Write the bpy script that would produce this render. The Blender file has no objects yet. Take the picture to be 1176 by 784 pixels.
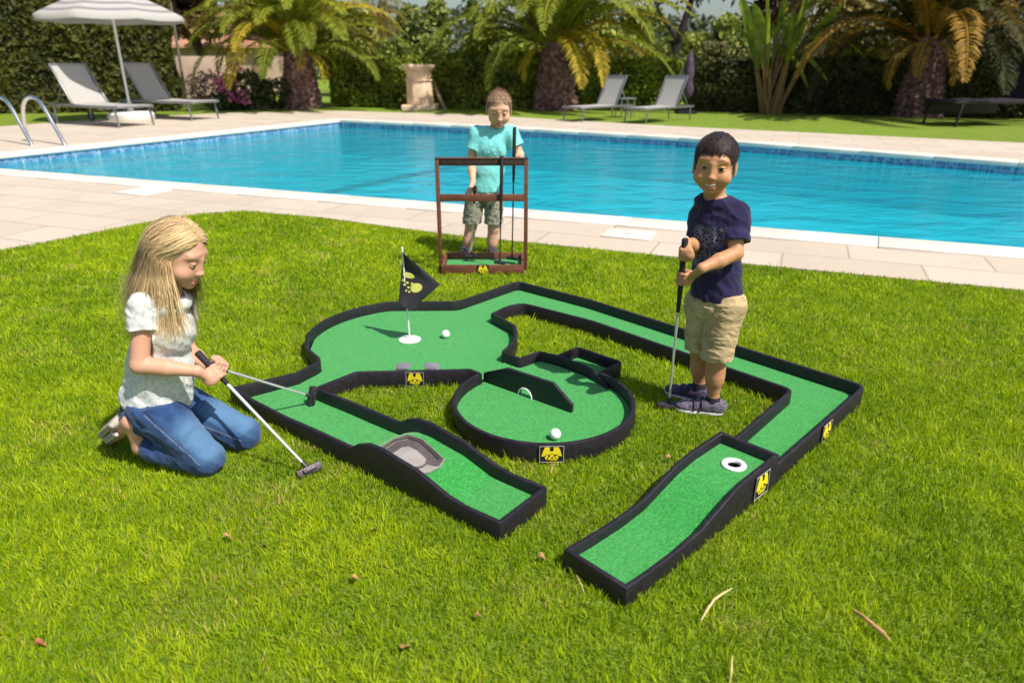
import bpy, bmesh, math, random
import numpy as np
from mathutils import Vector, Matrix
random.seed(7)
RNG = np.random.default_rng(11)
PI = math.pi
SC = bpy.context.scene
COL = SC.collection

# ------------------------------------------------------------------ camera
F_PX, PITCH, CAM_H = 805.0, math.atan2(322, 805), 1.35
CP, SP = math.cos(PITCH), math.sin(PITCH)

def ray(px, py):
    u = (392 - py) / F_PX
    return ((px - 588) / F_PX, CP + u * SP, -SP + u * CP)
def G(px, py, z=0.0):
    r = ray(px, py); t = (z - CAM_H) / r[2]
    return Vector((r[0] * t, r[1] * t, z))
def W(px, py, Y):
    r = ray(px, py); t = Y / r[1]
    return Vector((r[0] * t, Y, CAM_H + r[2] * t))

cam_d = bpy.data.cameras.new('camera'); cam = bpy.data.objects.new('camera', cam_d); COL.objects.link(cam)
cam.location = (0, 0, CAM_H); cam.rotation_euler = (PI / 2 - PITCH, 0, 0)
cam_d.sensor_width = 36; cam_d.lens = 36 * F_PX / 1176
cam_d.clip_start = .05; cam_d.clip_end = 900
cam_d.dof.use_dof = True; cam_d.dof.focus_distance = 2.75; cam_d.dof.aperture_fstop = 2.5
SC.camera = cam

# ------------------------------------------------------------------ light
SUN_AZ = Vector((.30, -.24, 0)).normalized(); SUN_EL = math.radians(55)
sun_dir = Vector((SUN_AZ.x * math.cos(SUN_EL), SUN_AZ.y * math.cos(SUN_EL), math.sin(SUN_EL)))
sd = bpy.data.lights.new('sun', 'SUN'); sun = bpy.data.objects.new('sun', sd); COL.objects.link(sun)
sd.energy = 5.0; sd.angle = math.radians(.53); sd.color = (1, .94, .82)
sun.rotation_euler = sun_dir.to_track_quat('Z', 'Y').to_euler()
w = bpy.data.worlds.new('World'); SC.world = w; w.use_nodes = True
nt = w.node_tree; nt.nodes.clear()
sky = nt.nodes.new('ShaderNodeTexSky'); sky.sky_type = 'NISHITA'; sky.sun_disc = False
sky.sun_elevation = SUN_EL; sky.sun_rotation = math.atan2(SUN_AZ.x, SUN_AZ.y)
sky.air_density = 1.0; sky.dust_density = 2.0; sky.ozone_density = 1.0
bg = nt.nodes.new('ShaderNodeBackground'); bg.inputs[1].default_value = .10
wo = nt.nodes.new('ShaderNodeOutputWorld')
nt.links.new(sky.outputs[0], bg.inputs[0]); nt.links.new(bg.outputs[0], wo.inputs[0])
SC.view_settings.view_transform = 'Standard'; SC.view_settings.look = 'None'
SC.view_settings.gamma = 1; SC.view_settings.exposure = 0.25; SC.view_settings.use_curve_mapping = False
SC.render.engine = 'CYCLES'
SC.cycles.max_bounces = 6; SC.cycles.diffuse_bounces = 3; SC.cycles.glossy_bounces = 3
SC.cycles.transmission_bounces = 3; SC.cycles.transparent_max_bounces = 10
SC.cycles.use_denoising = True
SC.cycles.sample_clamp_indirect = 6

# ------------------------------------------------------------------ materials
class N:
    """small node-tree helper"""
    def __init__(s, name):
        s.m = bpy.data.materials.new(name); s.m.use_nodes = True
        s.t = s.m.node_tree; s.t.nodes.clear()
        s.out = s.t.nodes.new('ShaderNodeOutputMaterial')
    def n(s, typ, **kw):
        nd = s.t.nodes.new('ShaderNode' + typ)
        for k, v in kw.items():
            if isinstance(k, str) and hasattr(nd, k): setattr(nd, k, v)
        return nd
    def l(s, a, b): s.t.links.new(a, b)
    def val(s, sock, v):
        if isinstance(v, bpy.types.NodeSocket): s.l(v, sock)
        elif isinstance(v, (tuple, list)) and len(v) == 3 and sock.type == 'RGBA': sock.default_value = (*v, 1)
        else: sock.default_value = v
    def coord(s, kind='Object'):
        return s.n('TexCoord').outputs[kind]
    def pos(s): return s.n('NewGeometry').outputs['Position']
    def mapping(s, vec, scale=(1, 1, 1), rot=(0, 0, 0), loc=(0, 0, 0)):
        m = s.n('Mapping'); s.l(vec, m.inputs[0]); m.inputs['Scale'].default_value = scale
        m.inputs['Rotation'].default_value = rot; m.inputs['Location'].default_value = loc
        return m.outputs[0]
    def noise(s, vec, scale, detail=3, rough=.55, dist=0):
        n = s.n('TexNoise'); s.l(vec, n.inputs['Vector']); n.inputs['Scale'].default_value = scale
        n.inputs['Detail'].default_value = detail; n.inputs['Roughness'].default_value = rough
        n.inputs['Distortion'].default_value = dist
        return n.outputs['Fac']
    def voronoi(s, vec, scale, feature='F1', out='Distance'):
        n = s.n('TexVoronoi', feature=feature); s.l(vec, n.inputs['Vector']); n.inputs['Scale'].default_value = scale
        return n.outputs[out]
    def ramp(s, fac, stops):
        r = s.n('ValToRGB'); s.l(fac, r.inputs[0]); e = r.color_ramp.elements
        while len(e) < len(stops): e.new(.5)
        for i, (p, c) in enumerate(stops):
            e[i].position = p; e[i].color = (*c, 1) if len(c) == 3 else c
        return r.outputs[0]
    def mix(s, fac, a, b, mode='MIX'):
        m = s.n('Mix', data_type='RGBA', blend_type=mode)
        s.val(m.inputs[0], fac); s.val(m.inputs[6], a); s.val(m.inputs[7], b)
        return m.outputs[2]
    def math(s, op, a, b=0.0, clamp=False):
        m = s.n('Math', operation=op); m.use_clamp = clamp
        s.val(m.inputs[0], a); s.val(m.inputs[1], b); return m.outputs[0]
    def attr(s, name, out='Fac'):
        a = s.n('Attribute'); a.attribute_name = name; return a.outputs[out]
    def bump(s, h, strength=.3, dist=.01):
        b = s.n('Bump'); b.inputs['Strength'].default_value = strength; b.inputs['Distance'].default_value = dist
        s.l(h, b.inputs['Height']); return b.outputs[0]
    def bsdf(s, color, rough=.6, normal=None, **kw):
        b = s.n('BsdfPrincipled'); s.val(b.inputs['Base Color'], color); s.val(b.inputs['Roughness'], rough)
        if normal is not None: s.l(normal, b.inputs['Normal'])
        for k, v in kw.items(): s.val(b.inputs[k.replace('_', ' ')], v)
        return b.outputs[0]
    def done(s, shader):
        s.l(shader, s.out.inputs[0]); return s.m

def simple(name, col, rough=.5, var=.15, scale=30, bump=.0, metal=0, bscale=None, **kw):
    k = N(name); c = k.coord()
    f = k.noise(c, scale, 4)
    lo = tuple(x * (1 - var) for x in col); hi = tuple(min(1, x * (1 + var)) for x in col)
    colr = k.ramp(f, [(.3, lo), (.7, hi)])
    nm = k.bump(k.noise(c, bscale or scale * 4, 3), bump, .004) if bump else None
    return k.done(k.bsdf(colr, rough, nm, Metallic=metal, **kw))

# ------------------------------------------------------------------ mesh helpers
def np_mesh(name, v, f, mat=None, parent=None, smooth=True, attrs=None, mats=None, midx=None, link=True):
    """v (n,3); f either (m,k) array or list of tuples"""
    me = bpy.data.meshes.new(name)
    v = np.asarray(v, np.float32)
    if isinstance(f, np.ndarray):
        k = f.shape[1]; fl = f.ravel().astype(np.int32); m = len(f)
        starts = np.arange(0, m * k, k, dtype=np.int32); tot = np.full(m, k, np.int32)
    else:
        tot = np.array([len(q) for q in f], np.int32); m = len(f)
        starts = np.concatenate([[0], np.cumsum(tot)[:-1]]).astype(np.int32)
        fl = np.array([i for q in f for i in q], np.int32)
    me.vertices.add(len(v)); me.vertices.foreach_set('co', v.ravel())
    me.loops.add(len(fl)); me.loops.foreach_set('vertex_index', fl)
    me.polygons.add(m); me.polygons.foreach_set('loop_start', starts); me.polygons.foreach_set('loop_total', tot)
    me.polygons.foreach_set('use_smooth', np.full(m, bool(smooth)))
    if attrs:
        for an, av in attrs.items():
            av = np.asarray(av, np.float32)
            if av.ndim == 1:
                a = me.attributes.new(an, 'FLOAT', 'POINT'); a.data.foreach_set('value', av)
            else:
                a = me.attributes.new(an, 'FLOAT_COLOR', 'POINT')
                if av.shape[1] == 3: av = np.hstack([av, np.ones((len(av), 1), np.float32)])
                a.data.foreach_set('color', av.ravel().astype(np.float32))
    for mm in (mats or ([mat] if mat else [])): me.materials.append(mm)
    if midx is not None: me.polygons.foreach_set('material_index', np.asarray(midx, np.int32))
    me.update(calc_edges=True); me.validate()
    o = bpy.data.objects.new(name, me)
    if link: COL.objects.link(o)
    if parent is not None: setpar(o, parent)
    return o

def setpar(o, p):
    """parent, keeping world coordinates of the mesh"""
    o.parent = p
    o.matrix_parent_inverse = world_of(p).inverted()
def world_of(o):
    m = o.matrix_basis.copy()
    if o.parent is not None: m = world_of(o.parent) @ o.matrix_parent_inverse @ m
    return m

class MB:
    """collects simple solids into one mesh"""
    def __init__(s): s.v = []; s.f = []; s.mi = []; s.cur = 0
    def add(s, v, f):
        b = len(s.v); s.v += [tuple(q) for q in v]; s.f += [tuple(i + b for i in q) for q in f]; s.mi += [s.cur] * len(f)
        return s
    def box(s, c, size, rz=0, M=None):
        x, y, z = (q / 2 for q in size); R = M or Matrix.Rotation(rz, 3, 'Z'); c = Vector(c)
        v = [c + R @ Vector((a * x, b * y, d * z)) for a in (-1, 1) for b in (-1, 1) for d in (-1, 1)]
        return s.add(v, [(0, 1, 3, 2), (4, 6, 7, 5), (0, 4, 5, 1), (2, 3, 7, 6), (0, 2, 6, 4), (1, 5, 7, 3)])
    def beam(s, a, b, wx, wz, up=(0, 0, 1)):
        a, b = Vector(a), Vector(b); d = b - a; L = d.length; d.normalize()
        x = d.cross(Vector(up));
        if x.length < 1e-4: x = d.cross(Vector((0, 1, 0)))
        x.normalize(); z = x.cross(d)
        M = Matrix((x, d, z)).transposed()
        return s.box((a + b) / 2, (wx, L, wz), M=M)
    def tube(s, pts, r, n=10, caps=True):
        pts = [Vector(p) for p in pts]; rs = r if isinstance(r, (list, tuple)) else [r] * len(pts)
        rings = []; ref = Vector((0, 0, 1))
        for i, p in enumerate(pts):
            d = (pts[min(i + 1, len(pts) - 1)] - pts[max(i - 1, 0)]).normalized()
            if abs(d.dot(ref)) > .95: ref = Vector((1, 0, 0)) if abs(d.x) < .9 else Vector((0, 1, 0))
            x = d.cross(ref).normalized(); y = d.cross(x); ref = -y if abs(y.dot(ref)) > .3 and y.dot(ref) < 0 else (y if abs(y.dot(ref)) > .3 else ref)
            x = d.cross(ref).normalized(); y = d.cross(x)
            rings.append([p + (x * math.cos(2 * PI * k / n) + y * math.sin(2 * PI * k / n)) * rs[i] for k in range(n)])
        v = [q for rg in rings for q in rg]; f = []
        for i in range(len(pts) - 1):
            for k in range(n):
                f.append((i * n + k, i * n + (k + 1) % n, (i + 1) * n + (k + 1) % n, (i + 1) * n + k))
        if caps:
            f.append(tuple(range(n))[::-1]); f.append(tuple((len(pts) - 1) * n + k for k in range(n)))
        return s.add(v, f)
    def lathe(s, prof, c=(0, 0, 0), n=24):
        v = []; f = []; c = Vector(c)
        for r, z in prof:
            for k in range(n): v.append(c + Vector((r * math.cos(2 * PI * k / n), r * math.sin(2 * PI * k / n), z)))
        for i in range(len(prof) - 1):
            for k in range(n): f.append((i * n + k, i * n + (k + 1) % n, (i + 1) * n + (k + 1) % n, (i + 1) * n + k))
        f.append(tuple(range(n))[::-1]); f.append(tuple((len(prof) - 1) * n + k for k in range(n)))
        return s.add(v, f)
    def prism(s, poly, dvec):
        """closed polygon (3D points) extruded by dvec"""
        n = len(poly); d = Vector(dvec); v = [Vector(p) for p in poly] + [Vector(p) + d for p in poly]
        f = [tuple(range(n))[::-1], tuple(range(n, 2 * n))] + [(i, (i + 1) % n, n + (i + 1) % n, n + i) for i in range(n)]
        return s.add(v, f)
    def build(s, name, mat, parent=None, bevel=0, smooth=False, seg=2):
        mats = mat if isinstance(mat, list) else [mat]
        o = np_mesh(name, np.array(s.v, np.float32), s.f, parent=parent, smooth=smooth, mats=mats, midx=s.mi)
        me = o.data; bm = bmesh.new(); bm.from_mesh(me); bmesh.ops.recalc_face_normals(bm, faces=bm.faces)
        if bevel:
            ed = [e for e in bm.edges if len(e.link_faces) == 2 and e.calc_face_angle(0) > .5]
            bmesh.ops.bevel(bm, geom=ed, offset=bevel, segments=seg, affect='EDGES', profile=.5, clamp_overlap=True)
        if smooth or bevel:
            for fc in bm.faces: fc.smooth = True
            for e in bm.edges:
                if len(e.link_faces) == 2 and e.calc_face_angle(0) > .6: e.smooth = False
        bm.to_mesh(me); bm.free()
        return o

def tag(o, label=None, cat=None, group=None, kind=None):
    if label: o['label'] = label
    if cat: o['category'] = cat
    if group: o['group'] = group
    if kind: o['kind'] = kind
    return o
def thing(name, label, cat, loc=(0, 0, 0), rz=0, group=None):
    o = bpy.data.objects.new(name, None); COL.objects.link(o); o.empty_display_size = .2
    o.location = loc; o.rotation_euler = (0, 0, rz); tag(o, label, cat, group); return o
def copy_tree(o, loc, rz=None, parent=None):
    def rec(a, par):
        c = a.copy(); COL.objects.link(c)
        if par is not None: c.parent = par; c.matrix_parent_inverse = a.matrix_parent_inverse.copy()
        for ch in list(a.children): rec(ch, c)
        return c
    c = rec(o, None); c.location = loc
    if rz is not None: c.rotation_euler = (0, 0, rz)
    return c

def fill2d(name, outer, holes, z, mat, kind='structure', parent=None, sub=0):
    """flat sheet with holes"""
    bm = bmesh.new(); edges = []
    for loop in [outer] + holes:
        vs = [bm.verts.new((p[0], p[1], z)) for p in loop]
        for i in range(len(vs)): edges.append(bm.edges.new((vs[i], vs[(i + 1) % len(vs)])))
    bmesh.ops.triangle_fill(bm, use_beauty=True, use_dissolve=False, edges=edges)
    bmesh.ops.recalc_face_normals(bm, faces=bm.faces)
    for fc in bm.faces:
        if fc.normal.z < 0: fc.normal_flip()
    me = bpy.data.meshes.new(name); bm.to_mesh(me); bm.free(); me.materials.append(mat)
    o = bpy.data.objects.new(name, me); COL.objects.link(o)
    if kind and parent is None: o['kind'] = kind
    if parent is not None: setpar(o, parent)
    return o

def inside(poly, x, y):
    """vectorised point in polygon"""
    p = np.asarray(poly, float); r = np.zeros(np.shape(x), bool); j = len(p) - 1
    for i in range(len(p)):
        xi, yi = p[i][:2]; xj, yj = p[j][:2]
        c = ((yi > y) != (yj > y)) & (x < (xj - xi) * (y - yi) / (yj - yi + 1e-12) + xi)
        r ^= c; j = i
    return r

def vnoise(p, seed=0):
    """smooth value noise, p (...,3) -> [0,1]"""
    r = np.random.default_rng(seed); tab = r.random(4096).astype(np.float32)
    i = np.floor(p).astype(np.int64); f = (p - i).astype(np.float32); f = f * f * (3 - 2 * f)
    def h(a, b, c): return tab[(a * 1619 + b * 31337 + c * 6971) & 4095]
    x, y, z = i[..., 0], i[..., 1], i[..., 2]; fx, fy, fz = f[..., 0], f[..., 1], f[..., 2]
    l = lambda a, b, t: a + (b - a) * t
    return l(l(l(h(x, y, z), h(x + 1, y, z), fx), l(h(x, y + 1, z), h(x + 1, y + 1, z), fx), fy),
             l(l(h(x, y, z + 1), h(x + 1, y, z + 1), fx), l(h(x, y + 1, z + 1), h(x + 1, y + 1, z + 1), fx), fy), fz)
# ================================================================== SETTING
near0, near1 = Vector((-6.73, 9.39)), Vector((3.89, 5.19))
ndir = (near1 - near0).normalized(); DECK_ROT = math.atan2(ndir.y, ndir.x)
POOL = [(-8.25, 10.0), (3.89, 5.19), (11.5, 2.18), (13.2, 6.2), (7.1, 10.05), (3.1, 13.47), (-.4, 15.75), (-4.17, 17.73)]
LAWN_NEAR = [(-8.8, -2), (-3.9, 5.216), (-3.2, 6.33), (-2.97, 6.60), (-2.6, 6.74), (-1.76, 6.42), (-.49, 5.72), (1.683, 4.83), (3.226, 4.215), (11.9, .85), (12, -6), (-9, -6)]
DECK_OUT = [(-8.8, -2), (-3.9, 5.216), (-3.2, 6.33), (-2.97, 6.60), (-2.6, 6.74), (-1.76, 6.42), (-.49, 5.72), (1.683, 4.83), (3.226, 4.215), (11.9, .85),
            (15.5, 1.2), (15.8, 6.5), (9.0, 12.73), (3.673, 16.05), (-1.0, 19.6), (-5.05, 21.3), (-8.0, 20.3), (-10.1, 18.3), (-11.25, 16.05), (-14.5, 11.0), (-15, -2)]

k = N('lawn_grass')
p = k.pos()
fine = k.noise(k.mapping(p, (1, 1, .2)), 60, 4, .7)
mid = k.noise(p, 3.2, 4, .6)
big = k.noise(p, .5, 3)
c1 = k.ramp(fine, [(.28, (.065, .115, .006)), (.55, (.165, .25, .010)), (.78, (.26, .34, .02))])
c2 = k.mix(k.ramp(mid, [(.42, (0, 0, 0)), (.75, (.6, .6, .6))]), c1, (.30, .33, .03))
c3 = k.mix(k.ramp(big, [(.35, (0, 0, 0)), (.7, (.45, .45, .45))]), c2, (.17, .32, .010))
M_LAWN = k.done(k.bsdf(c3, .8, k.bump(fine, .8, .03)))

k = N('pool_paving')
p = k.pos(); mp = k.mapping(p, rot=(0, 0, -DECK_ROT))
br = k.n('TexBrick', offset=.5, squash=1.0); k.l(mp, br.inputs['Vector'])
br.inputs['Color1'].default_value = (.47, .37, .285, 1); br.inputs['Color2'].default_value = (.55, .47, .385, 1)
br.inputs['Mortar'].default_value = (.27, .20, .15, 1); br.inputs['Scale'].default_value = 1
br.inputs['Mortar Size'].default_value = .009; br.inputs['Mortar Smooth'].default_value = .3; br.inputs['Bias'].default_value = .1
br.inputs['Brick Width'].default_value = .92; br.inputs['Row Height'].default_value = .46
st = k.noise(p, 2.1, 5, .65); gr = k.noise(p, 90, 3)
c = k.mix(k.ramp(st, [(.35, (0, 0, 0)), (.75, (.55, .55, .55))]), br.outputs['Color'], (.50, .41, .33))
stn = k.noise(k.mapping(p, (1, 1, 1)), .9, 5, .7, .8); c = k.mix(k.ramp(stn, [(.50, (0, 0, 0)), (.68, (.42, .42, .42))]), c, (.36, .28, .21))
c = k.mix(.16, c, k.ramp(gr, [(.3, (.3, .25, .2)), (.7, (.9, .85, .8))]))
hgt = k.math('ADD', k.math('MULTIPLY', br.outputs['Fac'], -1.0), k.math('MULTIPLY', gr, .2))
M_DECK = k.done(k.bsdf(c, .75, k.bump(hgt, .35, .006)))

k = N('coping_stone')
p = k.pos()
c = k.ramp(k.noise(p, 3, 5, .6), [(.3, (.62, .55, .475)), (.7, (.71, .66, .60))])
c = k.mix(.12, c, k.ramp(k.noise(p, 110, 2), [(.3, (.4, .36, .3)), (.7, (.95, .92, .9))]))
M_COPE = k.done(k.bsdf(c, .7, k.bump(k.noise(p, 60, 3), .15, .004)))

k = N('pool_lining')
p = k.pos(); sep = k.n('SeparateXYZ'); k.l(p, sep.inputs[0])
# mosaic only on the band under the coping
mp = k.mapping(p, rot=(0, 0, -DECK_ROT))
s2 = k.n('SeparateXYZ'); k.l(mp, s2.inputs[0])
def grid(a, w):
    f = k.math('FRACT', k.math('MULTIPLY', a, 1 / w)); return k.math('LESS_THAN', f, .10)
g = k.math('MAXIMUM', k.math('MAXIMUM', grid(s2.outputs['X'], .045), grid(s2.outputs['Y'], .045)), grid(sep.outputs['Z'], .045))
cell = k.n('TexWhiteNoise', noise_dimensions='3D')
snap = k.n('VectorMath', operation='SNAP'); k.l(mp, snap.inputs[0]); snap.inputs[1].default_value = (.045, .045, .045); k.l(snap.outputs[0], cell.inputs['Vector'])
mos = k.ramp(cell.outputs['Value'], [(0, (.03, .11, .27)), (.5, (.06, .20, .38)), (1, (.20, .36, .52))])
mos = k.mix(k.math('MULTIPLY', g, .6), mos, (.40, .50, .56))
liner = k.ramp(k.noise(p, 1.4, 4), [(.3, (.012, .44, .58)), (.7, (.022, .52, .66))])
# rippled light network on the liner belongs to real caustics; the liner itself is plain
c = k.mix(k.math('GREATER_THAN', sep.outputs['Z'], -.30), liner, mos)
M_POOL = k.done(k.bsdf(c, .55))

k = N('pool_water')
p = k.pos()
h1 = k.noise(k.mapping(p, (1, 1.6, 1), (0, 0, .5)), 1.6, 3, .5, .4)
h2 = k.noise(k.mapping(p, (1, 1.3, 1), (0, 0, -.3)), 7, 3, .55, .3)
h = k.math('ADD', k.math('MULTIPLY', h1, 1.0), k.math('MULTIPLY', h2, .22))
nm = k.bump(h, .34, .14)
fr = k.n('Fresnel'); fr.inputs['IOR'].default_value = 1.33; k.l(nm, fr.inputs['Normal'])
tr = k.n('BsdfTransparent'); tr.inputs[0].default_value = (.72, .95, .97, 1)
gl = k.n('BsdfGlossy'); gl.inputs['Roughness'].default_value = .03; k.l(nm, gl.inputs['Normal'])
ms = k.n('MixShader'); k.l(fr.outputs[0], ms.inputs[0])
df = k.n('BsdfDiffuse'); df.inputs[0].default_value = (.010, .58, .74, 1); k.l(nm, df.inputs['Normal'])   # light scattered back by the water body
md = k.n('MixShader'); md.inputs[0].default_value = .42; k.l(tr.outputs[0], md.inputs[1]); k.l(df.outputs[0], md.inputs[2]); k.l(md.outputs[0], ms.inputs[1]); k.l(gl.outputs[0], ms.inputs[2])
M_WATER = k.done(ms.outputs[0])

hole = [(x, y) for x, y in POOL]
fill2d('lawn', [(-300, -60), (300, -60), (300, 500), (-300, 500)], [hole], 0, M_LAWN)
# stone deck: a 1 cm step above the lawn
fill2d('pool_deck', DECK_OUT, [hole], .012, M_DECK)
mb = MB()
for i in range(len(DECK_OUT)):
    a, b = DECK_OUT[i], DECK_OUT[(i + 1) % len(DECK_OUT)]
    mb.add([(*a, -.05), (*b, -.05), (*b, .0118), (*a, .0118)], [(0, 1, 2, 3)])
tag(mb.build('deck_edge', M_DECK), kind='structure')
# coping ring
def offset_poly(poly, d):
    n = len(poly); out = []
    P = [Vector(q) for q in poly]
    A = sum(P[i].x * P[(i + 1) % n].y - P[(i + 1) % n].x * P[i].y for i in range(n)); sg = 1 if A > 0 else -1
    for i in range(n):
        e1 = (P[i] - P[i - 1]).normalized(); e2 = (P[(i + 1) % n] - P[i]).normalized()
        n1 = Vector((e1.y, -e1.x)) * sg; n2 = Vector((e2.y, -e2.x)) * sg
        m = (n1 + n2).normalized(); out.append(P[i] + m * (d / max(.3, m.dot(n1))))
    return out
mb = MB(); inn = offset_poly(POOL, -.03); outr = offset_poly(POOL, .33)
for i in range(len(POOL)):
    j = (i + 1) % len(POOL); L = (Vector(POOL[j]) - Vector(POOL[i])).length; nS = max(1, int(L / 1.0))
    for q in range(nS):
        g0 = .003 / L; t0, t1 = q / nS + g0, (q + 1) / nS - g0
        a0 = inn[i].lerp(inn[j], t0); a1 = inn[i].lerp(inn[j], t1); b0 = outr[i].lerp(outr[j], t0); b1 = outr[i].lerp(outr[j], t1)
        mb.prism([(*a0, -.03), (*a1, -.03), (*b1, -.03), (*b0, -.03)], (0, 0, .062))
cop = mb.build('pool_coping', M_COPE, bevel=.006); tag(cop, kind='structure')
# basin
mb = MB(); n = len(POOL); zb = -.80
for i in range(n):
    a, b = POOL[i], POOL[(i + 1) % n]
    mb.add([(*a, zb), (*b, zb), (*b, -.032), (*a, -.032)], [(0, 1, 2, 3)])
mb.add([(*q, zb) for q in POOL], [tuple(range(n))])
tag(mb.build('pool_basin', M_POOL), kind='structure')
# dark lane line on the pool floor, cut as a strip 4 mm above it
a, b = G(350, 226, zb + .004), G(700, 156, zb + .004)
dd = (b - a).normalized(); nn = Vector((-dd.y, dd.x, 0)) * .17
M_LINE = simple('lane_line_tile', (.003, .02, .05), .5)
o = np_mesh('lane_line', [a - nn, b - nn, b + nn, a + nn], [(0, 1, 2, 3)], M_LINE); o['kind'] = 'structure'
wp = offset_poly(POOL, .01)
fill2d('water', [(q.x, q.y) for q in wp], [], -.13, M_WATER)

# ================================================================== FOLIAGE
def leaf_mat(name, c_lo, c_hi, trans=.25, rough=.7):
    k = N(name); a = k.attr('rnd')
    c = k.ramp(a, [(0, c_lo), (1, c_hi)])
    b = k.bsdf(c, rough)
    t = k.n('BsdfTranslucent'); k.l(c, t.inputs[0])
    m = k.n('MixShader'); m.inputs[0].default_value = trans; k.l(b, m.inputs[1]); k.l(t.outputs[0], m.inputs[2])
    return k.done(m.outputs[0])

def leaf_quads(P, size, nrm=None, spread=1.0, aspect=.55, rng=RNG):
    """little diamond leaves, slightly folded: 4 verts each"""
    n = len(P); d = rng.normal(size=(n, 3)); d /= np.linalg.norm(d, axis=1, keepdims=True)
    if nrm is not None: d = d * spread + nrm; d /= np.linalg.norm(d, axis=1, keepdims=True)
    u = np.cross(d, rng.normal(size=(n, 3))); u /= np.linalg.norm(u, axis=1, keepdims=True) + 1e-9
    v = np.cross(d, u); s = (size * rng.uniform(.6, 1.35, n))[:, None]
    V = np.stack([P - u * s, P - v * s * aspect + d * s * .15, P + u * s, P + v * s * aspect + d * s * .15], 1).reshape(-1, 3)
    F = np.arange(4 * n, dtype=np.int32).reshape(n, 4)
    return V, F

def merge(parts):
    """[(V,F,mi,rnd per vertex)] with quads"""
    V = []; Fc = []; mi = []; rn = []; b = 0
    for v, f, m, r in parts:
        V.append(np.asarray(v, float)); Fc.append(np.asarray(f) + b); mi.append(np.full(len(f), m)); rn.append(np.broadcast_to(r, (len(v),)) if np.ndim(r) <= 1 else r); b += len(v)
    return np.vstack(V), np.vstack(Fc), np.concatenate(mi), np.concatenate(rn)

CORE = simple('hedge_inner_twigs', (.012, .016, .006), .9)
M_HEDGE = leaf_mat('hedge_leaf', (.032, .040, .004), (.125, .122, .009))
M_HEDGE2 = leaf_mat('hedge_leaf_bright', (.05, .075, .006), (.27, .33, .018))
M_HEDGE3 = leaf_mat('hedge_leaf_painted_shade', (.018, .021, .006), (.095, .098, .014))  # shade of the palms painted in as darker leaves

def hedge(name, a, b, depth, h, label, mat, n, size, cat='hedge', bumpy=.12, rnd_top=True, group=None):
    """clipped hedge between ground points a and b (front line), leaves over a dark twiggy core"""
    a, b = Vector((*a, 0)), Vector((*b, 0)); L = (b - a).length; u = (b - a) / L; nb = Vector((-u.y, u.x, 0))
    if nb.y < 0: nb = -nb
    q = RNG.random((n, 3)); face = RNG.random(n)
    tot = L * h + L * depth + 2 * depth * h + .0
    pf, pt = L * h / tot, (L * h + L * depth) / tot
    s = q[:, 0] * L; d = q[:, 1] * depth; z = q[:, 2] * h
    nr = np.zeros((n, 3))
    m1 = face < pf; m2 = (face >= pf) & (face < pt); m3 = face >= pt
    d[m1] = 0; z[m2] = h; e = q[:, 0] < .5; s[m3 & e] = 0; s[m3 & ~e] = L
    U, NB = np.array(u), np.array(nb)
    nr[m1] = -NB; nr[m2] = (0, 0, 1); nr[m3 & e] = -U; nr[m3 & ~e] = U
    P = np.array(a) + s[:, None] * U + d[:, None] * NB; P[:, 2] += z
    # rounded upper edge, uneven skin
    ed = np.clip((z - (h - .35)) / .35, 0, 1); 
    nz = vnoise(P * 1.3, 3) * .6 + vnoise(P * 3.7, 5) * .4
    P += nr * ((nz - .5) * bumpy * 2.2)[:, None] + RNG.normal(size=(n, 3)) * .035
    P[:, 2] = np.maximum(P[:, 2] - ed * m1 * 0, .02)
    V, Fq = leaf_quads(P, size, nr, .9)
    r = np.repeat(np.clip(.5 + (nz - .5) * 1.4 + RNG.normal(size=n) * .22, 0, 1), 4)
    ins = .12; c = MB(); c.box((a + b) / 2 + nb * depth / 2 + Vector((0, 0, (h - ins) / 2)), (L - 2 * ins, depth - 2 * ins, h - ins), rz=math.atan2(u.y, u.x))
    V, Fq, mi, r = merge([(V, Fq, 0, r), (c.v, c.f, 1, 0.)])
    o = np_mesh(name, V, Fq, mats=[mat, CORE], midx=mi, attrs={'rnd': r}, smooth=False)
    return tag(o, label, cat, group)

hedge('tall_hedge', (-19.5, 18.8), (-9.75, 21.2), 1.4, 3.9, 'tall clipped green hedge behind the striped parasol, rising out of the picture', M_HEDGE, 26000, .085)
hg = 'clipped hedges along the back of the garden'
hedge('low_hedge', (-5.6, 23.1), (-3.15, 22.7), 1.2, 1.32, 'low clipped hedge between a palm and the stone pillar', M_HEDGE2, 5200, .07, bumpy=.2, group=hg)
hedge('low_hedge', (-2.35, 22.6), (.75, 22.1), 1.2, 1.42, 'low clipped hedge behind the boy in the turquoise shirt', M_HEDGE2, 6500, .07, bumpy=.18, group=hg)
hedge('low_hedge', (1.55, 22.0), (4.75, 21.3), 1.2, 1.32, 'low clipped hedge behind the two pale sun loungers', M_HEDGE2, 6500, .07, bumpy=.18, group=hg)
hedge('low_hedge', (4.95, 21.3), (17.5, 16.4), 1.3, 1.32, 'long hedge with palm shade put into its leaf colour, behind the banana-leaved plant and the right-hand palm', M_HEDGE3, 22000, .07, bumpy=.18, group=hg)

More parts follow.
